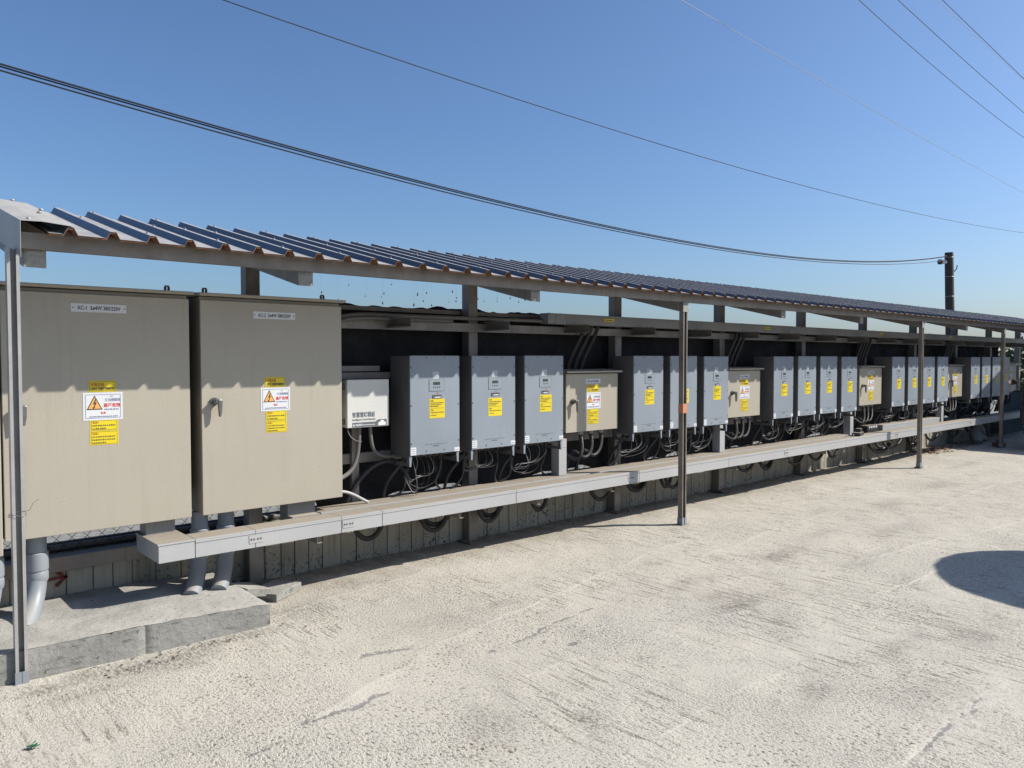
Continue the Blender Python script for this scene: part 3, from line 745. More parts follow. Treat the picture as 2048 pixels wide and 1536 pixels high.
# ------------------------------------------------------------------ cable trays
def tray(name, label, xs, y0, y1, z0, z1, m='tray', couplers=(), group='cable trays along the wall'):
    t = thing(name, ((xs[0] + xs[-1]) / 2, (y0 + y1) / 2, z0), label, 'cable tray', group)
    for a, b in zip(xs[:-1], xs[1:]):
        s_ = MB().box(a + .0015, b - .0015, y0, y1, z0, z1 - .012).build('tray_section', m, t, bevel=.002, seg=1)
        l = MB(); l.box(a + .001, b - .001, y0 - .004, y1 + .004, z1 - .011, z1); l.box(a + .001, b - .001, y0 - .004, y0 - .0015, z1 - .024, z1 - .011)
        l.build('lid', m, s_, bevel=.0012, seg=1)
    for xc in couplers:
        c = MB().box(xc - .045, xc + .045, y0 - .0028, y0 - .0006, z0 + .03, z1 - .03).build('coupler', 'tray', t)
        b = MB()
        for dx in (-.03, -.012, .012, .03): b.ball((xc + dx, y0 - .004, (z0 + z1) / 2), .006, .005, .006, 8, 4)
        b.build('coupler_bolt', 'bolt', c)
    return t
ft = tray('cable_tray', 'white dusty cable tray along the yard side, below the cabinets', [1.62, 1.99, 2.595, 2.92, 4.20, 5.64, 5.79, 7.33, 8.60, 10.14, 11.82, 13.03, 15.45, 17.4, 19.4], 4.64, 4.80, .409, .522,
          couplers=(1.995, 2.65, 5.67, 8.57, 11.79, 14.95))
e = MB().box(1.412, 1.618, 4.64, 5.06, .409, .510).build('end_elbow', 'tray', ft, bevel=.002)
MB().box(1.407, 1.619, 4.636, 5.064, .511, .522).build('lid', 'tray', e, bevel=.0012)
MB().box(1.43, 1.60, 4.93, 5.05, .523, .609).build('riser_neck', 'tray_grey', ft)
rt = tray('cable_tray', 'second white cable tray lying behind the yard-side tray', [2.56, 3.33, 4.6, 5.8, 7.1, 8.4, 9.65, 10.75], 4.865, 5.055, .407, .519)
MB().box(2.35, 2.555, 4.865, 5.06, .407, .515).build('end_elbow', 'tray_grey', rt, bevel=.002)
MB().box(2.35, 2.555, 4.94, 5.06, .517, .609).build('riser_neck', 'tray_grey', rt)
tray('cable_tray', 'short raised white cable tray behind the yard-side tray, below the farther inverters', [11.9, 12.9, 14.2], 4.89, 5.06, .485, .585)
tray('cable_tray', 'grey upper cable tray under the roof with yellow tags', [4.93, 5.03, 5.17, 7.06, 9.3, 9.75, 10.65, 11.35, 12.9, 14.6, 16.5, 19.6], 5.015, 5.12, 1.9145, 2.012, 'tray_grey')
ut = [o for o in bpy.data.objects if o.get('label', '').startswith('grey upper')][0]
for xa in (5.704, 8.69, 12.05, 14.95):
    s_ = MB().box(xa, xa + .14, 5.0125, 5.0143, 1.955, 1.985).build('yellow_tag', 'sticker_yellow', ut)
    MB().bars(xa + .015, xa + .125, 1.963, .013, 5.0118, 4).build('lettering', 'ink', s_)
for i, (xa, z0, lb) in enumerate(((4.99, .521, 'beside the DC-6 panel'), (7.60, .521, 'beside the DC-5 panel'), (10.90, .40, 'beside the DC-4 panel'), (14.40, .40, 'beside the DC-3 panel'))):
    t = thing('riser_duct', (xa + .05, 4.99, z0), 'short white vertical duct rising from the tray ' + lb, 'duct', 'white riser ducts')
    MB().box(xa, xa + .10, 4.93, 5.03, z0, .77).build('lower_section', 'tray', t, bevel=.002)
    MB().box(xa, xa + .10, 4.93, 5.03, .772, .855).build('upper_section', 'tray', t, bevel=.002)

# ------------------------------------------------------------------ inverters
IW, IZ0, IZ1, IYF, IYB = .4716, .858, 1.6197, 4.834, 5.112
def make_inverter():
    t = thing('inverter', (0, 0, 0), '-', 'inverter', 'grey wall-hung inverters')
    w = IW; z0, z1 = IZ0, IZ1; H_ = z1 - z0
    V = lambda v: z1 - v * H_
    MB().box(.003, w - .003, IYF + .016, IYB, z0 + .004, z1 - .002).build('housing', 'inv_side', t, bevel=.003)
    c = MB().box(0, w, IYF, IYF + .013, z0, z1).build('front_cover', 'inv', t, bevel=.003)
    sc = MB()
    for u, v in ((.022, .12), (.022, .5), (.022, .88), (.978, .12), (.978, .5), (.978, .88), (.32, .02), (.69, .02), (.32, .965), (.68, .965)):
        sc.ball((u * w, IYF - .001, V(v)), .0065, .003, .0065, 8, 4)
    sc.build('cover_screw', 'steel_dark', c)
    em = MB().box(.28 * w, .74 * w, IYF - .0012, IYF, V(.902), V(.898)); em.bars(.45 * w, .57 * w, V(.925), .010, IYF - .0009, 3)
    em.build('embossed_line', 'inv_side', c)
    for s_, xa in ((0, .0), (1, w - .004)):
        f = MB(); x_ = xa
        # side flange below the housing, with a hand slot and a tapered front foot
        f.box(x_, x_ + .004, IYF + .02, IYB, z0 - .020, z0 + .003); f.box(x_, x_ + .004, IYF + .02, IYB, z0 - .085, z0 - .056)
        f.box(x_, x_ + .004, IYF + .02, IYF + .06, z0 - .056, z0 - .020); f.box(x_, x_ + .004, IYB - .06, IYB, z0 - .056, z0 - .020)
        f.build('side_flange', 'inv_side', t)
        xa2 = x_ - .001 if s_ == 0 else x_ - .019
        MB().prism([(xa2, z0 - .003), (xa2 + .024, z0 - .003), (xa2 + (.016 if s_ == 0 else .022), z0 - .085), (xa2 + (.002 if s_ == 0 else .008), z0 - .085)], 'y', IYF + .012, IYF + .020).build('foot', 'inv', t)
    # connectors under the housing
    g_ = MB()
    for k in range(9): g_.cyl((.09 + k * .034, 4.94 + .02 * (k % 2), z0 + .006), (.09 + k * .034, 4.94 + .02 * (k % 2), z0 - .038), .009, 8)
    g_.box(.06, w - .06, 4.915, 4.99, z0 - .012, z0 + .002); g_.build('connector', 'blackpl', t)
    st = MB().box(.445 * w, .565 * w, IYF - .0012, IYF, V(.235), V(.165)).build('rating_sticker', 'sticker_grey', t)
    m = MB()
    for k in range(5): m.bars(.455 * w, .555 * w, V(.226) + k * .009, .004, IYF - .0016, k)
    m.build('lettering', 'band', st)
    pn = MB().box(.37 * w, .68 * w, IYF - .0025, IYF, V(.362), V(.240)).build('display_panel', 'panel_edge', t, bevel=.001, seg=1)
    MB().frame(.372 * w, .678 * w, V(.361), V(.241), .0015, IYF - .0029).build('border', 'inv_side', pn)
    MB().box(.452 * w, .588 * w, IYF - .0034, IYF - .0025, V(.298), V(.268)).build('screen', 'lcd', pn)
    b = MB()
    for k in range(4): b.ball((.465 * w + k * .0185, IYF - .003, V(.322)), .0045, .002, .0065, 8, 4)
    b.build('button', 'ink', pn)
    lg = MB().box(.432 * w, .622 * w, IYF - .0012, IYF, V(.438), V(.402)).build('logo_sticker', 'ink', t)
    m = MB(); m.text('ABLEREX', .014, .545 * w, V(.4305), IYF - .0018, 'c', width=.13 * w, bold=.0008)
    m.add([(.46 * w, IYF - .0018, V(.432)), (.468 * w, IYF - .0018, V(.432)), (.464 * w, IYF - .0018, V(.408))], [(0, 1, 2)]); m.build('lettering', 'white', lg)
    y1 = MB().box(.378 * w, .688 * w, IYF - .0012, IYF, V(.637), V(.441)).build('warning_sticker', 'sticker_yellow', t)
    m = MB(); xa, xb = .398 * w, .668 * w
    m.text('警告！', .012, xa, V(.466), IYF - .0018, bold=.0004).text('警告！', .012, xa, V(.561), IYF - .0018, bold=.0004)
    for k, (v, e) in enumerate(((.487, 1), (.505, .8), (.522, .62), (.584, 1), (.612, .4))): m.bars(xa, xa + (xb - xa) * e, V(v), .0085, IYF - .0018, k)
    m.quadxz(xa, xb, V(.537), V(.5345), IYF - .0018); m.build('lettering', 'ink', y1)
    for (u0, u1, va, vb) in ((.004, .112, .918, .996), (.888, .997, .955, .996)):
        s2 = MB().box(u0 * w, u1 * w, IYF - .0012, IYF, V(vb), V(va)).build('corner_label', 'sticker_white', t)
        m = MB()
        for k in range(3 if vb - va > .06 else 1): m.bars(u0 * w + .006, u1 * w - .008, V(vb) + .010 + k * .017, .005, IYF - .0017, k)
        m.build('lettering', 'band', s2)
    return t
KI = .9865
GROUPS = [([3.338, 3.945, 4.535], ['first of three right of the white control box', 'second of three right of the white control box', 'right one of the three, just left of the DC-6 panel']),
          ([6.02, 6.622, 7.235], ['just right of the DC-6 panel', 'half hidden behind the front post with copper tape', 'just left of the DC-5 panel']),
          ([8.725, 9.33, 9.93, 10.55], ['just right of the DC-5 panel', 'second of four after the DC-5 panel', 'third of four after the DC-5 panel', 'just left of the DC-4 panel']),
          ([12.245, 12.865, 13.49, 14.11], ['just right of the DC-4 panel', 'second of four after the DC-4 panel, left of a front post', 'third of four after the DC-4 panel', 'just left of the DC-3 panel']),
          ([15.754, 16.36, 16.96, 17.55], ['just right of the DC-3 panel', 'second after the DC-3 panel near the far end', 'crossed by the slanting shadow near the far end', 'fully shaded, behind the farthest front post'])]
INV = []; proto = make_inverter(); num = 18
for gi, (xs, labs) in enumerate(GROUPS):
    for xk, lb in zip([q * KI for q in xs], labs):
        o = proto if not INV else copy_tree(proto)
        INV.append((o, xk, lb, num)); num -= 1
for o, xk, lb, nn in INV:
    o.location = (xk, 0, random.uniform(-.003, .003)); o['label'] = 'grey wall-hung inverter, ' + lb
    for ch in o.children:
        nmc = ch.name.split('.')[0]
        if nmc in ('warning_sticker', 'logo_sticker', 'rating_sticker', 'corner_label') and o is not proto:
            ch.location = Vector((random.gauss(0, .004), 0, random.gauss(0, .004))) if nmc != 'corner_label' else Vector((0, 0, random.uniform(0, .012)))
            if nmc == 'warning_sticker': ch.location.z -= .003 + random.uniform(0, .006)
    if nn > 0:
        MB().text(str(nn), .018, o.location.x + .545 * IW, IZ1 - .392 * (IZ1 - IZ0) + o.location.z, IYF - .0008, 'c', bold=.0006).build('number_mark', 'ink_red', o)

# cables hanging under each inverter
for o, xk, lb, nn in INV:
    r = random.Random(int(xk * 1000)); z0 = IZ0; Yc = 4.945
    t = thing('cable_bundle', (xk + .2, Yc, .6), 'cables under the inverter ' + lb, 'cables', 'cables under the inverters')
    gx = xk + r.uniform(-.05, .09); gz = .67 + r.uniform(-.04, .05)      # where the loops are tied together
    for k in range(7):
        xa = xk + .09 + k * .042 + r.uniform(-.012, .012); low = gz - r.uniform(-.05, .07); side = r.choice((-1, 1, 1))
        ex = gx + r.uniform(.05, .16)
        p1 = bez((xa, Yc, z0 - .035), (xa + r.uniform(-.01, .07), Yc - r.uniform(0, .05), z0 - r.uniform(.08, .15)), (xa + r.uniform(-.02, .10) * side, Yc - r.uniform(-.02, .05), low), (ex, Yc + r.uniform(-.01, .04), low + r.uniform(-.03, .03)), 10)
        p2 = bez(p1[-1], p1[-1] + Vector((-.05, 0, r.uniform(-.02, .01))), (gx + .03, Yc + .04, gz - .03), (gx + r.uniform(-.02, .02), Yc + .05, gz + r.uniform(-.03, .07)), 6)
        MB().tube(list(p1) + list(p2)[1:], r.choice((.0026, .003, .0038)), 5).build('cable', 'grey_cable' if k in (0, 1, 4) else 'black_hose', t, smooth=True)
    for k in range(3):
        p1 = bez((gx + .012 * k, Yc + .05, gz + .10), (gx - .02, Yc + .04, gz), (gx + .01 + .01 * k, Yc + .04, gz - .06), (gx - .06 - .02 * k, Yc + .09, .525), 10)
        MB().tube(p1, .006, 6).build('cable', 'black_hose', t, smooth=True)
    xa = xk - .08 + r.uniform(-.03, .03)
    p = bez((xk + .05, 5.0, z0 - .03), (xk - .01, 5.0, z0 - .16), (xa - .04, 5.02, .72), (xa - .02 + r.uniform(-.05, .05), 5.09, .50), 14)
    MB().tube(p, .014, 8).build('power_cable', 'black_hose', t, smooth=True)
    p = bez((xk + .40, 5.0, z0 - .03), (xk + .42, 4.96, z0 - .2), (xk + .30 + r.uniform(-.08, .05), 4.98, .60 + r.uniform(-.03, .05)), (xk + .44, 5.04, .53), 14)
    MB().tube(p, .008, 8).build('cable', 'black_hose', t, smooth=True)

# ------------------------------------------------------------------ DC panels
def dc_panel(x0, x1, nm, label):
    z0, z1, yf, yb = .906, 1.459, 4.935, 5.10
    t = thing('dc_panel', ((x0 + x1) / 2, 5.08, z0), label, 'electrical panel', 'small beige DC panels')
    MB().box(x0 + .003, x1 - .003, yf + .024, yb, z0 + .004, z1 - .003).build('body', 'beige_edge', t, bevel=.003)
    MB().box(x0, x1, yf, yf + .021, z0, z1 - .008).build('door', 'beige', t, bevel=.003)
    MB().prism([(yf - .035, z1 + .002), (yf - .035, z1 + .018), (yb, z1 + .034), (yb, z1 + .002)], 'x', x0 - .02, x1 + .03).build('canopy', 'beige', t, bevel=.003)
    xc = x0 + .505 * (x1 - x0)
    name_plate(t, xc - .105, xc + .105, 1.357, 1.403, yf, nm + ' PANEL' if nm else None, .76)
    yellow_header(t, xc - .083, xc + .083, 1.275, 1.345, yf)
    hazard_sign(t, xc - .107, xc + .107, 1.118, 1.272, yf, 'DC', '直流開關箱')
    yellow_note(t, xc - .077, xc + .075, 1.045, 1.114, yf, 3, 2); yellow_note(t, xc - .077, xc + .075, .972, 1.043, yf, 3, 5)
    handle(t, x0 + .085, 1.195, yf, .10)
    for k in range(3):
        xg = x0 + .26 + k * .145
        MB().cyl((xg, 5.0, z0 + .002), (xg, 5.0, z0 - .032), .03, 14).build('cable_gland', 'pvc', t, smooth=True)
    return t
DC = [(5.152, 5.893, 'DC-6', 'small beige panel with the DC-6 name plate, nearest of the small panels'), (7.862, 8.575, 'DC-5', 'small beige panel with the DC-5 name plate, second of the small panels'),
      (11.34, 12.10, 'DC-4', 'small beige panel with the DC-4 name plate, third of the small panels'), (14.885, 15.60, 'DC-3', 'small beige panel with the DC-3 name plate, fourth of the small panels'),
      (18.10, 18.83, '', 'small panel in full shade at the far end')]
DC = [(a * .987, b * .987, nm, lb) for a, b, nm, lb in DC]
for a, b, nm, lb in DC: dc_panel(a, b, nm, lb)
def hose(name, path, r, label, group, m='black_hose', n=8, steps=3, ribs=.86):
    P = [Vector(p) for p in path]; ln = sum((b - a).length for a, b in zip(P[:-1], P[1:])); cnt = max(12, min(140, int(ln / .006)))
    # resample evenly so that the corrugations are regular
    out = []; seg = [(b - a).length for a, b in zip(P[:-1], P[1:])]; tot = sum(seg); acc = 0; i = 0
    for k in range(cnt + 1):
        d = tot * k / cnt
        while i < len(seg) - 1 and acc + seg[i] < d: acc += seg[i]; i += 1
        out.append(P[i].lerp(P[i + 1], (d - acc) / max(seg[i], 1e-6)))
    o = MB().tube([tuple(q - P[0]) for q in out], r, n, ribs=ribs).build(name, m, at=(0, 0, 0), smooth=False)
    o.location = P[0]; tag(o, label, 'hose', group); return o
for i, (a, b, nm, lb) in enumerate(DC):
    for k in range(3):
        xg = a + .26 + k * .145; where = ['left', 'middle', 'right'][k]
        hose('flexible_conduit', bez((xg, 5.0, .874), (xg + .03, 4.98, .74), (xg - .02 - .05 * k, 4.95, .56 + .02 * k), (xg - .15, 5.03, .69), 12) + bez((xg - .15, 5.03, .69), (xg - .20, 5.06, .74), (xg - .24, 5.08, .66), (xg - .22, 5.12, .50), 8)[1:],
             .020, 'black ribbed hose leaving the bottom of the %s panel, %s of its three' % (nm, where) if i < 4 else 'black ribbed hose under the shaded far panel, %s of its three' % where, 'hoses under the small panels')
    if i < 4:
        for k in range(3 if i < 2 else 4):
            xg = a + .16 + k * .095
            hose('flexible_conduit', bez((xg + .24, 5.07, 1.915), (xg + .21, 5.07, 1.80), (xg + .06, 5.09, 1.66), (xg, 5.09, 1.47), 12), .021,
                 'black hose slanting down from the upper tray onto the %s panel, %s from the left' % (nm, ORD[k]), 'hoses from the upper tray to the %s panel' % nm)

# hoses looping below the tray
HOOPS = [(2.91, 3.2, .227), (3.51, 3.83, .20), (4.11, 4.40, .194), (4.73, 4.97, .211), (5.51, 5.90, .203), (6.06, 6.46, .224), (6.64, 6.87, .21), (6.71, 7.06, .189), (8.09, 8.59, .228), (8.64, 9.02, .199),
         (9.27, 9.84, .202), (9.88, 10.4, .204), (10.43, 10.81, .197), (11.74, 12.72, .129), (11.97, 12.48, .207), (12.2, 13.1, .17), (13.27, 13.78, .122), (13.95, 14.68, .175), (15.0, 15.7, .17), (15.9, 16.6, .2), (16.2, 17.1, .16)]
NH = 0
for i, (a, b, zl) in enumerate(HOOPS):
    for d in range(2 if i in (1, 2, 5, 9, 13, 16) else 1):
        yo = 5.04 + .05 * d; aa, bb, zz = a + .03 * d, b + (.09 if d else 0), zl + .03 * d
        zc = (zz - .125) / .75; path = bez((aa, yo, .50), (aa - .03, yo, zc), (bb + .03, yo, zc), (bb, yo + .03, .50), 22)
        NH += 1
        hose('flexible_conduit', path, .021 if a < 7 else .020, 'black ribbed hose looping below the cable tray, %s loop from the left' % ORD[NH - 1], 'hoses looping below the tray')

# ------------------------------------------------------------------ white control box
cb = thing('control_box', (2.9906, 5.05, 1.09), 'small white plastic control box between the AC-2 cabinet and the first inverter', 'control box')
MB().box(2.8179, 3.1663, 4.965, 5.06, 1.0917, 1.439).build('body', 'abs', cb, bevel=.006)
MB().box(2.8129, 3.1712, 4.935, 4.962, 1.0887, 1.442).build('lid', 'abs', cb, bevel=.006)
for z in (1.115, 1.37):
    l = MB().box(2.7991, 2.8159, 4.97, 5.01, z, z + .04).build('latch', 'chrome', cb, bevel=.003)
MB().text('智慧雲端模組', .042, 2.8554, 1.168, 4.9338, width=.19, bold=.0006).build('lettering', 'band', cb)
MB().text('Intelligent Cloud Module', .018, 2.8554, 1.142, 4.9338, width=.195, bold=.0004).build('lettering', 'band', cb)
m = MB(); m.add([(2.8554, 4.9338, 1.095), (3.1485, 4.9338, 1.095), (3.1485, 4.9338, 1.142), (3.0715, 4.9338, 1.142), (3.0498, 4.9338, 1.127), (2.8554, 4.9338, 1.127)], [(0, 1, 2, 3, 4, 5)])
bd = m.build('print_band', 'band', cb)
m = MB().text('ABLEREX', .018, 2.8801, 1.103, 4.9332, width=.062, bold=.0006).bars(2.9462, 3.0449, 1.104, .007, 4.9332, 2)
m.add([(2.8603, 4.9332, 1.101), (2.8741, 4.9332, 1.101), (2.8672, 4.9332, 1.122)], [(0, 1, 2)])
m.build('lettering', 'white', bd)
cl = [(3.0715, 1.097), (3.1405, 1.097)]
for cx_, cz_, r_, a0, a1 in ((3.1265, 1.110, .0135, -.9, 1.1), (3.1085, 1.119, .0185, .35, 2.9), (3.0875, 1.109, .0150, 1.7, 4.0)):
    cl += [(cx_ + r_ * math.cos(a0 + (a1 - a0) * q / 7), cz_ + r_ * math.sin(a0 + (a1 - a0) * q / 7)) for q in range(8)]
MB().add([(u, 4.9332, w) for u, w in cl], [tuple(range(len(cl)))]).build('print_cloud', 'white', bd)
MB().box(2.74, 3.2077, 5.123, 5.131, 1.50, 1.54).build('mount_plate', 'steel', cb)
MB().box(2.9462, 3.0054, 5.10, 5.13, .50, 1.083).build('stand', 'steel', cb)
def cable(name, pts, r, m, label, cat='cable', group=None):
    P = [Vector(p) for p in pts]
    o = MB().tube([tuple(q - P[0]) for q in P], r, 10).build(name, m, at=(0, 0, 0), smooth=True); o.location = P[0]
    return tag(o, label, cat, group)
cable('conduit_pipe', bez((2.95, 5.0, 1.089), (2.945, 5.0, .80), (2.90, 4.98, .72), (2.63, 4.96, .70), 16), .016, 'dark_conduit', 'grey conduit curving left from under the white control box', 'pipe')
cable('conduit_pipe', bez((3.045, 5.0, 1.089), (3.05, 5.0, .92), (3.05, 5.0, .82), (3.38, 5.07, .84), 16), .014, 'dark_conduit', 'grey conduit curving right from under the white control box', 'pipe')
cable('conduit_pipe', bez((2.66, 4.94, .640), (2.82, 4.93, .645), (2.86, 4.95, .60), (2.99, 4.95, .528), 14), .0115, 'tray', 'white hose running from the AC-2 cabinet onto the rear tray', 'hose')
cable('conduit_pipe', bez((2.9, 5.1, .52), (3.0, 5.05, .78), (3.3, 5.05, .95), (3.42, 5.05, .62), 20), .017, 'black_hose', 'black hose arching between the tray and the first inverter', 'hose')
cable('thin_wire', bez((2.83, 4.96, 1.08), (2.84, 4.95, 1.01), (2.88, 4.94, .99), (2.93, 4.93, .985), 10), .003, 'grey_cable', 'loose white wire hanging at the corner of the control box', 'wire')
cable('conduit_pipe', bez((2.70, 5.13, 1.80), (2.80, 5.10, 1.93), (2.95, 5.09, 1.935), (3.3, 5.09, 1.93), 14) + [Vector((4.95, 5.09, 1.94))], .017, 'dark_conduit', 'grey conduit along the upper rail, upper one of the pair', 'pipe')
cable('conduit_pipe', bez((2.70, 5.11, 1.77), (2.80, 5.08, 1.90), (2.95, 5.07, 1.905), (3.22, 5.07, 1.905), 14) + [Vector((3.9, 5.10, 1.905))], .015, 'dark_conduit', 'grey conduit along the upper rail, lower one of the pair', 'pipe')

# ------------------------------------------------------------------ small things on the trays and near the far end
bx = thing('adapter_box', (10.70, 4.73, .522), 'small black device with a cable lying on the yard-side tray', 'device')
MB().obox((10.70, 4.73, .546), (.13, .03, 0), (-.02, .05, 0), (0, 0, .022)).build('case', 'blackpl', bx, bevel=.008)
MB().obox((10.79, 4.76, .591), (.06, .015, 0), (-.01, .035, 0), (0, 0, .023)).build('upper_case', 'blackpl', bx, bevel=.008)
MB().tube(bez((10.57, 4.73, .546), (10.47, 4.68, .535), (10.57, 4.77, .53), (10.42, 4.78, .53), 10), .006, 6).build('lead', 'blackpl', bx)
tb = thing('terminal_box', (11.58, 4.95, .42), 'black terminal box with white sockets below the DC-4 panel', 'terminal box')
MB().box(11.40, 11.76, 4.90, 5.02, .42, .60).build('case', 'blackpl', tb, bevel=.006)
for k in range(5): MB().box(11.44 + k * .06, 11.475 + k * .06, 4.894, 4.8995, .565, .59).build('socket', 'sticker_white', tb)
bw = MB(); bw.ball((16.05, 4.86, .17), .20, .13, .20, 16, 10)
for i, v in enumerate(bw.v):
    q = .02 * math.sin(v[0] * 31 + v[2] * 17) + .02 * math.sin(v[2] * 41); bw.v[i] = (v[0] + q, v[1] + q, max(.002, v[2] + q * 1.2))
tag(bw.build('sack', 'sack', smooth=True, at=(16.05, 4.86, 0)), 'pale plastic sack slumped below the far end of the tray', 'sack')
for k, (bx_, by_, rz, z) in enumerate(((15.86, 4.40, .2, .032), (15.80, 4.47, .5, .032), (15.84, 4.44, .35, .097))):
    o = MB().obox((0, 0, 0), (.11, 0, 0), (0, .05, 0), (0, 0, .031)).build('brick', 'brick', at=(0, 0, 0), bevel=.004)
    o.location = (bx_, by_, z); o.rotation_euler = (0, 0, rz)
    tag(o, ['dark red brick on the ground by the farthest front post', 'rear dark red brick of the little pile by the farthest post', 'top dark red brick of the little pile by the farthest post'][k], 'brick', 'bricks by the farthest post')
lf = MB()
for k in range(170):
    px_, py_ = 13.6 + abs(random.gauss(0, .8)), random.gauss(4.95, .12); a = random.uniform(0, 6.28); s_ = random.uniform(.02, .05)
    z = random.uniform(.004, .02); c, sn = math.cos(a) * s_, math.sin(a) * s_
    lf.add([(px_ - c, py_ - sn, z), (px_ + sn * .4, py_ - c * .4, z + random.uniform(0, .02)), (px_ + c, py_ + sn, z + random.uniform(-.003, .012)), (px_ - sn * .4, py_ + c * .4, z)], [(0, 1, 2, 3)])
lf.build('dry_leaves', 'leafdry', kind='stuff'); bpy.data.objects['dry_leaves']['label'] = 'reddish dry leaves scattered at the foot of the wall'; bpy.data.objects['dry_leaves']['category'] = 'leaves'
gr = MB()
for k in range(430):
    if k < 330: px_, py_ = random.uniform(-.5, 13), 5.25 - abs(random.gauss(0, .09))
    elif k < 420: px_, py_ = random.gauss(1.1, .35), 4.345 - abs(random.gauss(0, .10))
    else: px_, py_ = random.uniform(.6, 9), random.uniform(1, 4.6)
    if px_ < 1.97 and py_ > 4.34: continue
    s_ = random.uniform(.002, .006) * (1.2 if k < 420 else 1)
    gr.ball((px_, py_, s_ * .6 + .004), s_ * random.uniform(.8, 1.8), s_, s_ * .7, 5, 3)
o = gr.build('grit', 'pebble', kind='stuff'); o['label'] = 'dark grit and crumbs strewn over the concrete yard'; o['category'] = 'grit'
gg = MB()
for k in range(14):
    a = random.uniform(0, 6.28); q = (.60 + random.gauss(0, .009), 3.62 + random.gauss(0, .009), .010)
    gg.add([(q[0] - .012, q[1], q[2]), (q[0] + .006, q[1] - .01, q[2] + .004), (q[0] + .01, q[1] + .008, q[2] + .002)], [(0, 1, 2)])
tag(gg.build('scrap', 'green_glass', at=(.6, 3.62, .01)), 'tiny shred of green rubbish on the yard in the near left corner', 'scrap')
cw = MB()
for k in range(26):
    q = Vector((random.uniform(2.2, 4.6), random.uniform(4.6, 5.1), 0)); zt_ = roofz(q.y) - .03; z = random.uniform(2.0, 2.13)
    s_ = random.uniform(.003, .0065); cw.ball((q.x, q.y, z), s_, s_, s_ * random.uniform(1, 2.4), 5, 3)
    cw.tube([(q.x, q.y, z), (q.x + random.gauss(0, .02), q.y, zt_)], .0002, 3)
o = cw.build('cobweb', 'pebble', kind='stuff'); o['label'] = 'specks of dirt caught in cobwebs under the roof'; o['category'] = 'cobweb'

# scooter parked in the shade at the far right edge
def build_scooter():
    t = thing('motor_scooter', (16.15, 3.92, 0), 'dark motor scooter with two mirrors parked in the shade at the right edge', 'scooter')
    X, Y = 16.15, 3.92
    for dx, nm in ((-.02, 'front_wheel'), (1.22, 'rear_wheel')):
        w_ = MB().torus((X + dx, Y, .235), .175, .055, 'y', 28, 10).build(nm, 'rubber', t, smooth=True)
        MB().cyl((X + dx, Y - .03, .235), (X + dx, Y + .03, .235), .12, 18).build('rim', 'chrome', w_, smooth=True)
    m = MB(); m.tube([(X + .02, Y, .25), (X + .10, Y, .55), (X + .20, Y, .98)], lambda q: .05 - .01 * q, 10).build('fork', 'steel_dark', t, smooth=True)
    MB().prism([(X + .02, .42), (X + .14, .40), (X + .26, .70), (X + .30, .98), (X + .18, 1.0), (X + .06, .72)], 'y', Y - .19, Y + .19).build('front_shield', 'scooter', t, bevel=.04, seg=3)
    MB().prism([(X + .14, .24), (X + .62, .24), (X + .62, .32), (X + .20, .34)], 'y', Y - .15, Y + .15).build('footboard', 'blackpl', t, bevel=.015)
    MB().prism([(X + .55, .26), (X + 1.30, .42), (X + 1.45, .68), (X + 1.30, .76), (X + .62, .70)], 'y', Y - .15, Y + .15).build('rear_body', 'scooter', t, bevel=.05, seg=3)
    MB().prism([(X + .60, .71), (X + 1.28, .77), (X + 1.26, .84), (X + .64, .80)], 'y', Y - .13, Y + .13).build('seat', 'blackpl', t, bevel=.03, seg=3)
    MB().prism([(X + .12, .94), (X + .26, .94), (X + .30, 1.06), (X + .14, 1.07)], 'y', Y - .13, Y + .13).build('handlebar_cover', 'scooter', t, bevel=.03, seg=3)
    MB().tube([(X + .32, Y - .34, 1.0), (X + .24, Y - .12, 1.02), (X + .24, Y + .12, 1.02), (X + .32, Y + .34, 1.0)], .016, 8).build('handlebar', 'blackpl', t, smooth=True)
    MB().ball((X + .11, Y, 1.0), .05, .09, .055, 14, 8).build('headlight', 'sticker_grey', t, smooth=True)
    for s_ in (-1, 1):
        st = MB().tube([(X + .26, Y + s_ * .2, 1.02), (X + .22, Y + s_ * .26, 1.10), (X + .2, Y + s_ * .30, 1.15)], .006, 6).build('mirror_arm', 'blackpl', t, smooth=True)
        hd = MB().ball((X + .20, Y + s_ * .33, 1.17), .022, .075, .05, 14, 8).build('mirror', 'blackpl', st, smooth=True)
    return t
sct = build_scooter()
# chromed backs of the two mirrors
sct.location = (15.74, 3.93, 0); sct.rotation_euler = (0, 0, rad(4))
for k in [c for c in sct.children if c.name.startswith('mirror_arm')]:
    s_ = 1 if sum(v.co.y for v in k.data.vertices) > 0 else -1
    me = MB()
    me.add([(.1745 + .012 * math.sin(a * math.pi / 10), s_ * .33 + .066 * math.cos(a * math.pi / 10), 1.172 + .043 * math.sin(a * math.pi / 10)) for a in range(20)], [tuple(range(20))])
    o = me.build('mirror_shell', 'mirror', None, at=(0, 0, 0)); o.parent = k

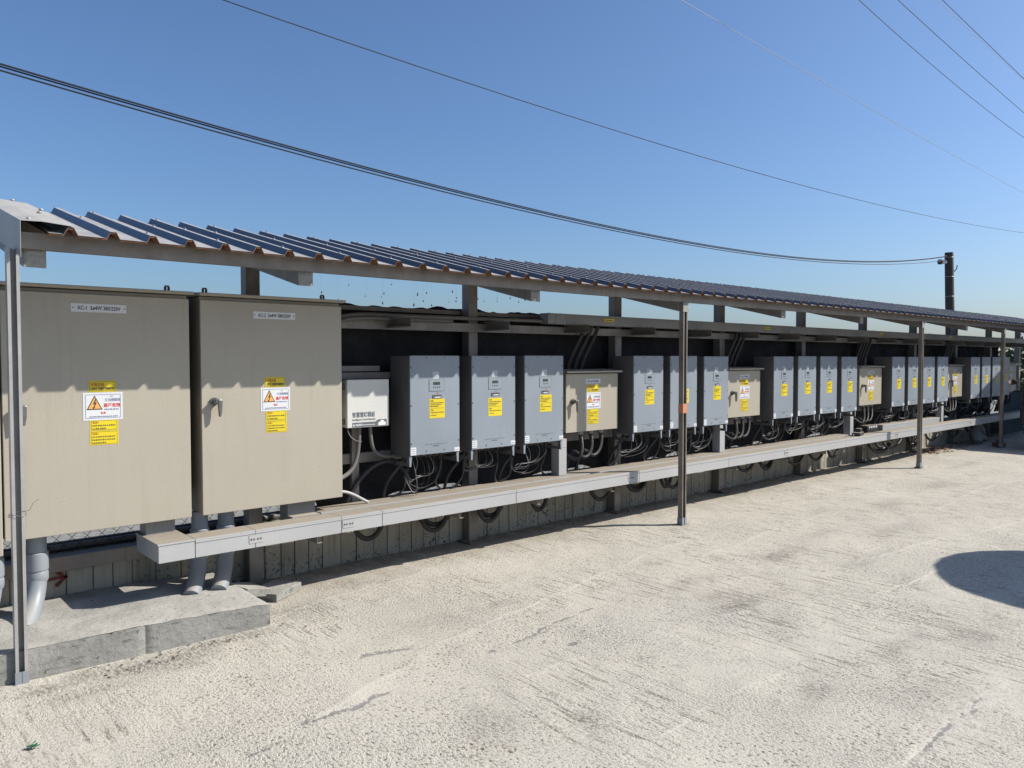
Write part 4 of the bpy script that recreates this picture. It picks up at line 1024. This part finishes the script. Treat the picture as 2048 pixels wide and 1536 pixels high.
# corrugated green tin sheet leaning behind the scooter, shrub and house beyond
tn = MB(); vs = []; fs = []
for i in range(61):
    u = i / 60; yv = 5.02 - .9 * 0
    vs += [(17.9 + 1.6 * u, 5.0 + .012 * math.sin(i * 1.57), .02), (17.9 + 1.6 * u, 5.08 + .012 * math.sin(i * 1.57), .88)]
for i in range(60): fs.append((2 * i, 2 * i + 2, 2 * i + 3, 2 * i + 1))
o = tn.add(vs, fs).build('tin_sheet', 'tin_green', at=(18.7, 5.04, 0)); o.modifiers.new('thickness', 'SOLIDIFY').thickness = .002
tag(o, 'corrugated greenish tin sheet leaning under the far shaded panel', 'metal sheet')
def shrub(loc, rx, ry, h, n, label):
    t = thing('shrub', loc, label, 'shrub'); r = random.Random(int(loc[0] * 10)); lv = MB(); stm = MB()
    for k in range(7):
        a = r.uniform(0, 6.28); tip = (loc[0] + .7 * rx * math.cos(a), loc[1] + .7 * ry * math.sin(a), h * r.uniform(.5, .85))
        stm.tube([(loc[0], loc[1], loc[2]), (loc[0] + .2 * rx * math.cos(a), loc[1] + .2 * ry * math.sin(a), h * .35), tip], lambda q: .04 * (1 - .8 * q), 6)
    stm.build('stem', 'pole', t)
    for k in range(n):
        a = r.uniform(0, 6.28); q = r.random() ** .4; b = r.uniform(-.4, 1.4); bump_ = 1 + .18 * math.sin(a * 5) + .12 * math.sin(b * 9)
        p = Vector((loc[0] + rx * q * bump_ * math.cos(a) * math.cos(b), loc[1] + ry * q * bump_ * math.sin(a) * math.cos(b), loc[2] + h * .45 + h * .5 * q * bump_ * math.sin(b)))
        d1 = Vector((r.gauss(0, 1), r.gauss(0, 1), r.gauss(0, .6))).normalized(); d2 = d1.cross(Vector((r.gauss(0, 1), r.gauss(0, 1), r.gauss(0, 1)))).normalized(); s_ = r.uniform(.05, .11)
        lv.add([p - d1 * s_, p + d2 * s_ * .4, p + d1 * s_, p - d2 * s_ * .4], [(0, 1, 2, 3)])
    lv.build('foliage', 'leaf', t); return t
shrub((24.5, 6.6, -.3), 2.4, 1.3, 2.5, 3800, 'dark leafy shrub beyond the far end of the shed')
def house(name, x0, x1, y0, y1, zw, zr, label, wallm='house', roofm='roof_far', win=True):
    t = thing(name, ((x0 + x1) / 2, (y0 + y1) / 2, -.3), label, 'building')
    MB().box(x0, x1, y0, y1, -.3, zw).build('wall', wallm, t)
    xm = (x0 + x1) / 2
    rf = MB(); rf.prism([(x0 - .4, zw - .05), (xm, zr), (x1 + .4, zw - .05), (x1 + .4, zw + .08), (xm, zr + .14), (x0 - .4, zw + .08)], 'y', y0 - .4, y1 + .4)
    rf.build('roof', roofm, t)
    for y in (y0 + .9, (y0 + y1) / 2 - .4, y1 - 1.7):
        f = MB().box(x0 - .04, x0 + .02, y, y + .8, .9, 1.9).build('window', 'steel_dark', t); MB().box(x0 - .046, x0 - .042, y + .05, y + .75, .95, 1.85).build('pane', 'lcd', f)
    return t
house('distant_house', 58, 68, 7.6, 15.2, 2.7, 4.0, 'grey-roofed house far beyond the end of the shed')
house('unseen_shade_house', 18.95, 25.0, -7.5, 2.3, 3.5, 4.6, 'unseen house added outside the right edge to shade the far end')  # house shape added out of view to cast the far-end shade

# parasol added unseen right of the camera to cast a round shadow
pr = thing('shadow_caster', (9.02, -.50, 0), 'unseen added round parasol outside the right edge casting a round shadow', 'shadow_caster')
cv = []; cf = []
for k in range(24):
    a = 2 * math.pi * k / 24
    for q in range(1, 6): rr_ = q / 5; cv.append((9.02 + rr_ * math.cos(a), -.50 + rr_ * math.sin(a), 2.62 - .36 * rr_ ** 1.5))
cv.append((9.02, -.50, 2.62))
for k in range(24):
    b = (k + 1) % 24; cf.append((120, k * 5, b * 5))
    for q in range(4): cf.append((k * 5 + q, k * 5 + q + 1, b * 5 + q + 1, b * 5 + q))
MB().add(cv, cf).build('canopy', 'canvas', pr, smooth=True).modifiers.new('thickness', 'SOLIDIFY').thickness = .004
MB().cyl((9.02, -.50, 0), (9.02, -.50, 2.6), .022, 12).build('pole', 'steel_light', pr, smooth=True)
for k in range(8):
    a = 2 * math.pi * k / 8; MB().cyl((9.02, -.50, 2.55), (9.02 + .95 * math.cos(a), -.50 + .95 * math.sin(a), 2.26), .007, 6).build('rib', 'steel_light', pr)
MB().cyl((9.02, -.50, 0), (9.02, -.50, .09), .25, 20).build('base', 'plinth', pr)

# ------------------------------------------------------------------ utility pole and overhead wires
up_ = thing('utility_pole', (32.7, 11, -.3), 'dark utility pole rising behind the far end of the roof', 'utility pole')
MB().tube([(33.15, 11, -.3), (32.9, 11, 2.5), (32.62, 11, 5.60), (32.61, 11, 5.70)], lambda q: .175 - .03 * q, 18).build('shaft', 'pole', up_, smooth=True)
for z, xx_ in ((5.50, 32.63), (4.76, 32.70), (4.0, 32.765)): MB().torus((xx_, 11, z), .158, .010, 'z', 20, 6).build('steel_band', 'steel_light', up_)
ins = MB().cyl((32.55, 11.07, 5.33), (32.41, 11.20, 5.33), .085, 14).build('insulator', 'sticker_white', up_, smooth=True)
MB().cyl((32.41, 11.20, 5.33), (32.33, 11.27, 5.33), .10, 14).build('insulator_cap', 'blackpl', ins, smooth=True)
MB().tube([(32.76, 10.86, 4.95), (32.83, 10.80, 5.05), (32.85, 10.78, 5.2)], .02, 6).build('step_hook', 'steel_dark', up_)
def wire(coef, X0, X1, Y, r, label, m='wire', dy=0, twist=0):
    P = []
    for i in range(61):
        X = X0 + (X1 - X0) * i / 60; P.append(Vector((X, Y + dy, np.polyval(coef, X) + twist * math.sin(X * 1.3))))
    o = MB().tube([tuple(q - P[0]) for q in P], r, 6).build('overhead_wire', m, at=(0, 0, 0), smooth=True); o.location = P[0]
    tag(o, label, 'wire', 'overhead wires')
U3 = [2.777234488388529e-05, 0.002510802572920758, -0.10218382467418839, 5.27133793125359]; L3 = [1.787940408099844e-05, 0.00283077206657479, -0.1047743162362264, 5.198062576644536]
wire(U3, -12, 32.45, 11, .012, 'upper black overhead cable running to the utility pole')
wire([c for c in U3[:3]] + [U3[3] - .024], -12, 32.45, 11.02, .0105, 'black overhead cable just under the top one, running to the utility pole')
wire(L3, -12, 32.2, 11, .0108, 'lowest black overhead cable running to the insulator on the pole')
wire([-9.02450134587656e-06, 0.0021659204292447665, -0.049366200708852705, 5.909935073480618], -20, 60, 9, .0068, 'thin dark overhead wire crossing the middle of the sky')
wire([0.0005698141071026101, -0.04897615630473638, 8.181668342206745], -10, 60, 8, .0065, 'pale overhead wire, above the middle wire and left of three dark ones', 'wire_grey')
wire([0.0032907504291726486, -0.196768385137813, 11.026839033591642], 6, 42, 7, .007, 'dark overhead wire in the upper right sky, lowest of the upper right ones')
wire([0.001103966206144263, -0.10009672518369689, 10.115120457133157], 6, 42, 6.5, .007, 'dark overhead wire in the upper right sky, between its neighbours')
wire([-0.04731034796875663, 9.710335662117739], 6, 42, 6.0, .007, 'dark overhead wire nearest the top right corner')
wire([-0.03220759633419635, 9.73010312242643], 6, 42, 6.3, .0045, 'thin grey overhead wire beside the one nearest the top right corner', 'wire_grey')

bpy.context.view_layer.update()
print('objects', len(bpy.data.objects), 'tris', sum(len(o.data.polygons) for o in bpy.data.objects if o.type == 'MESH'))
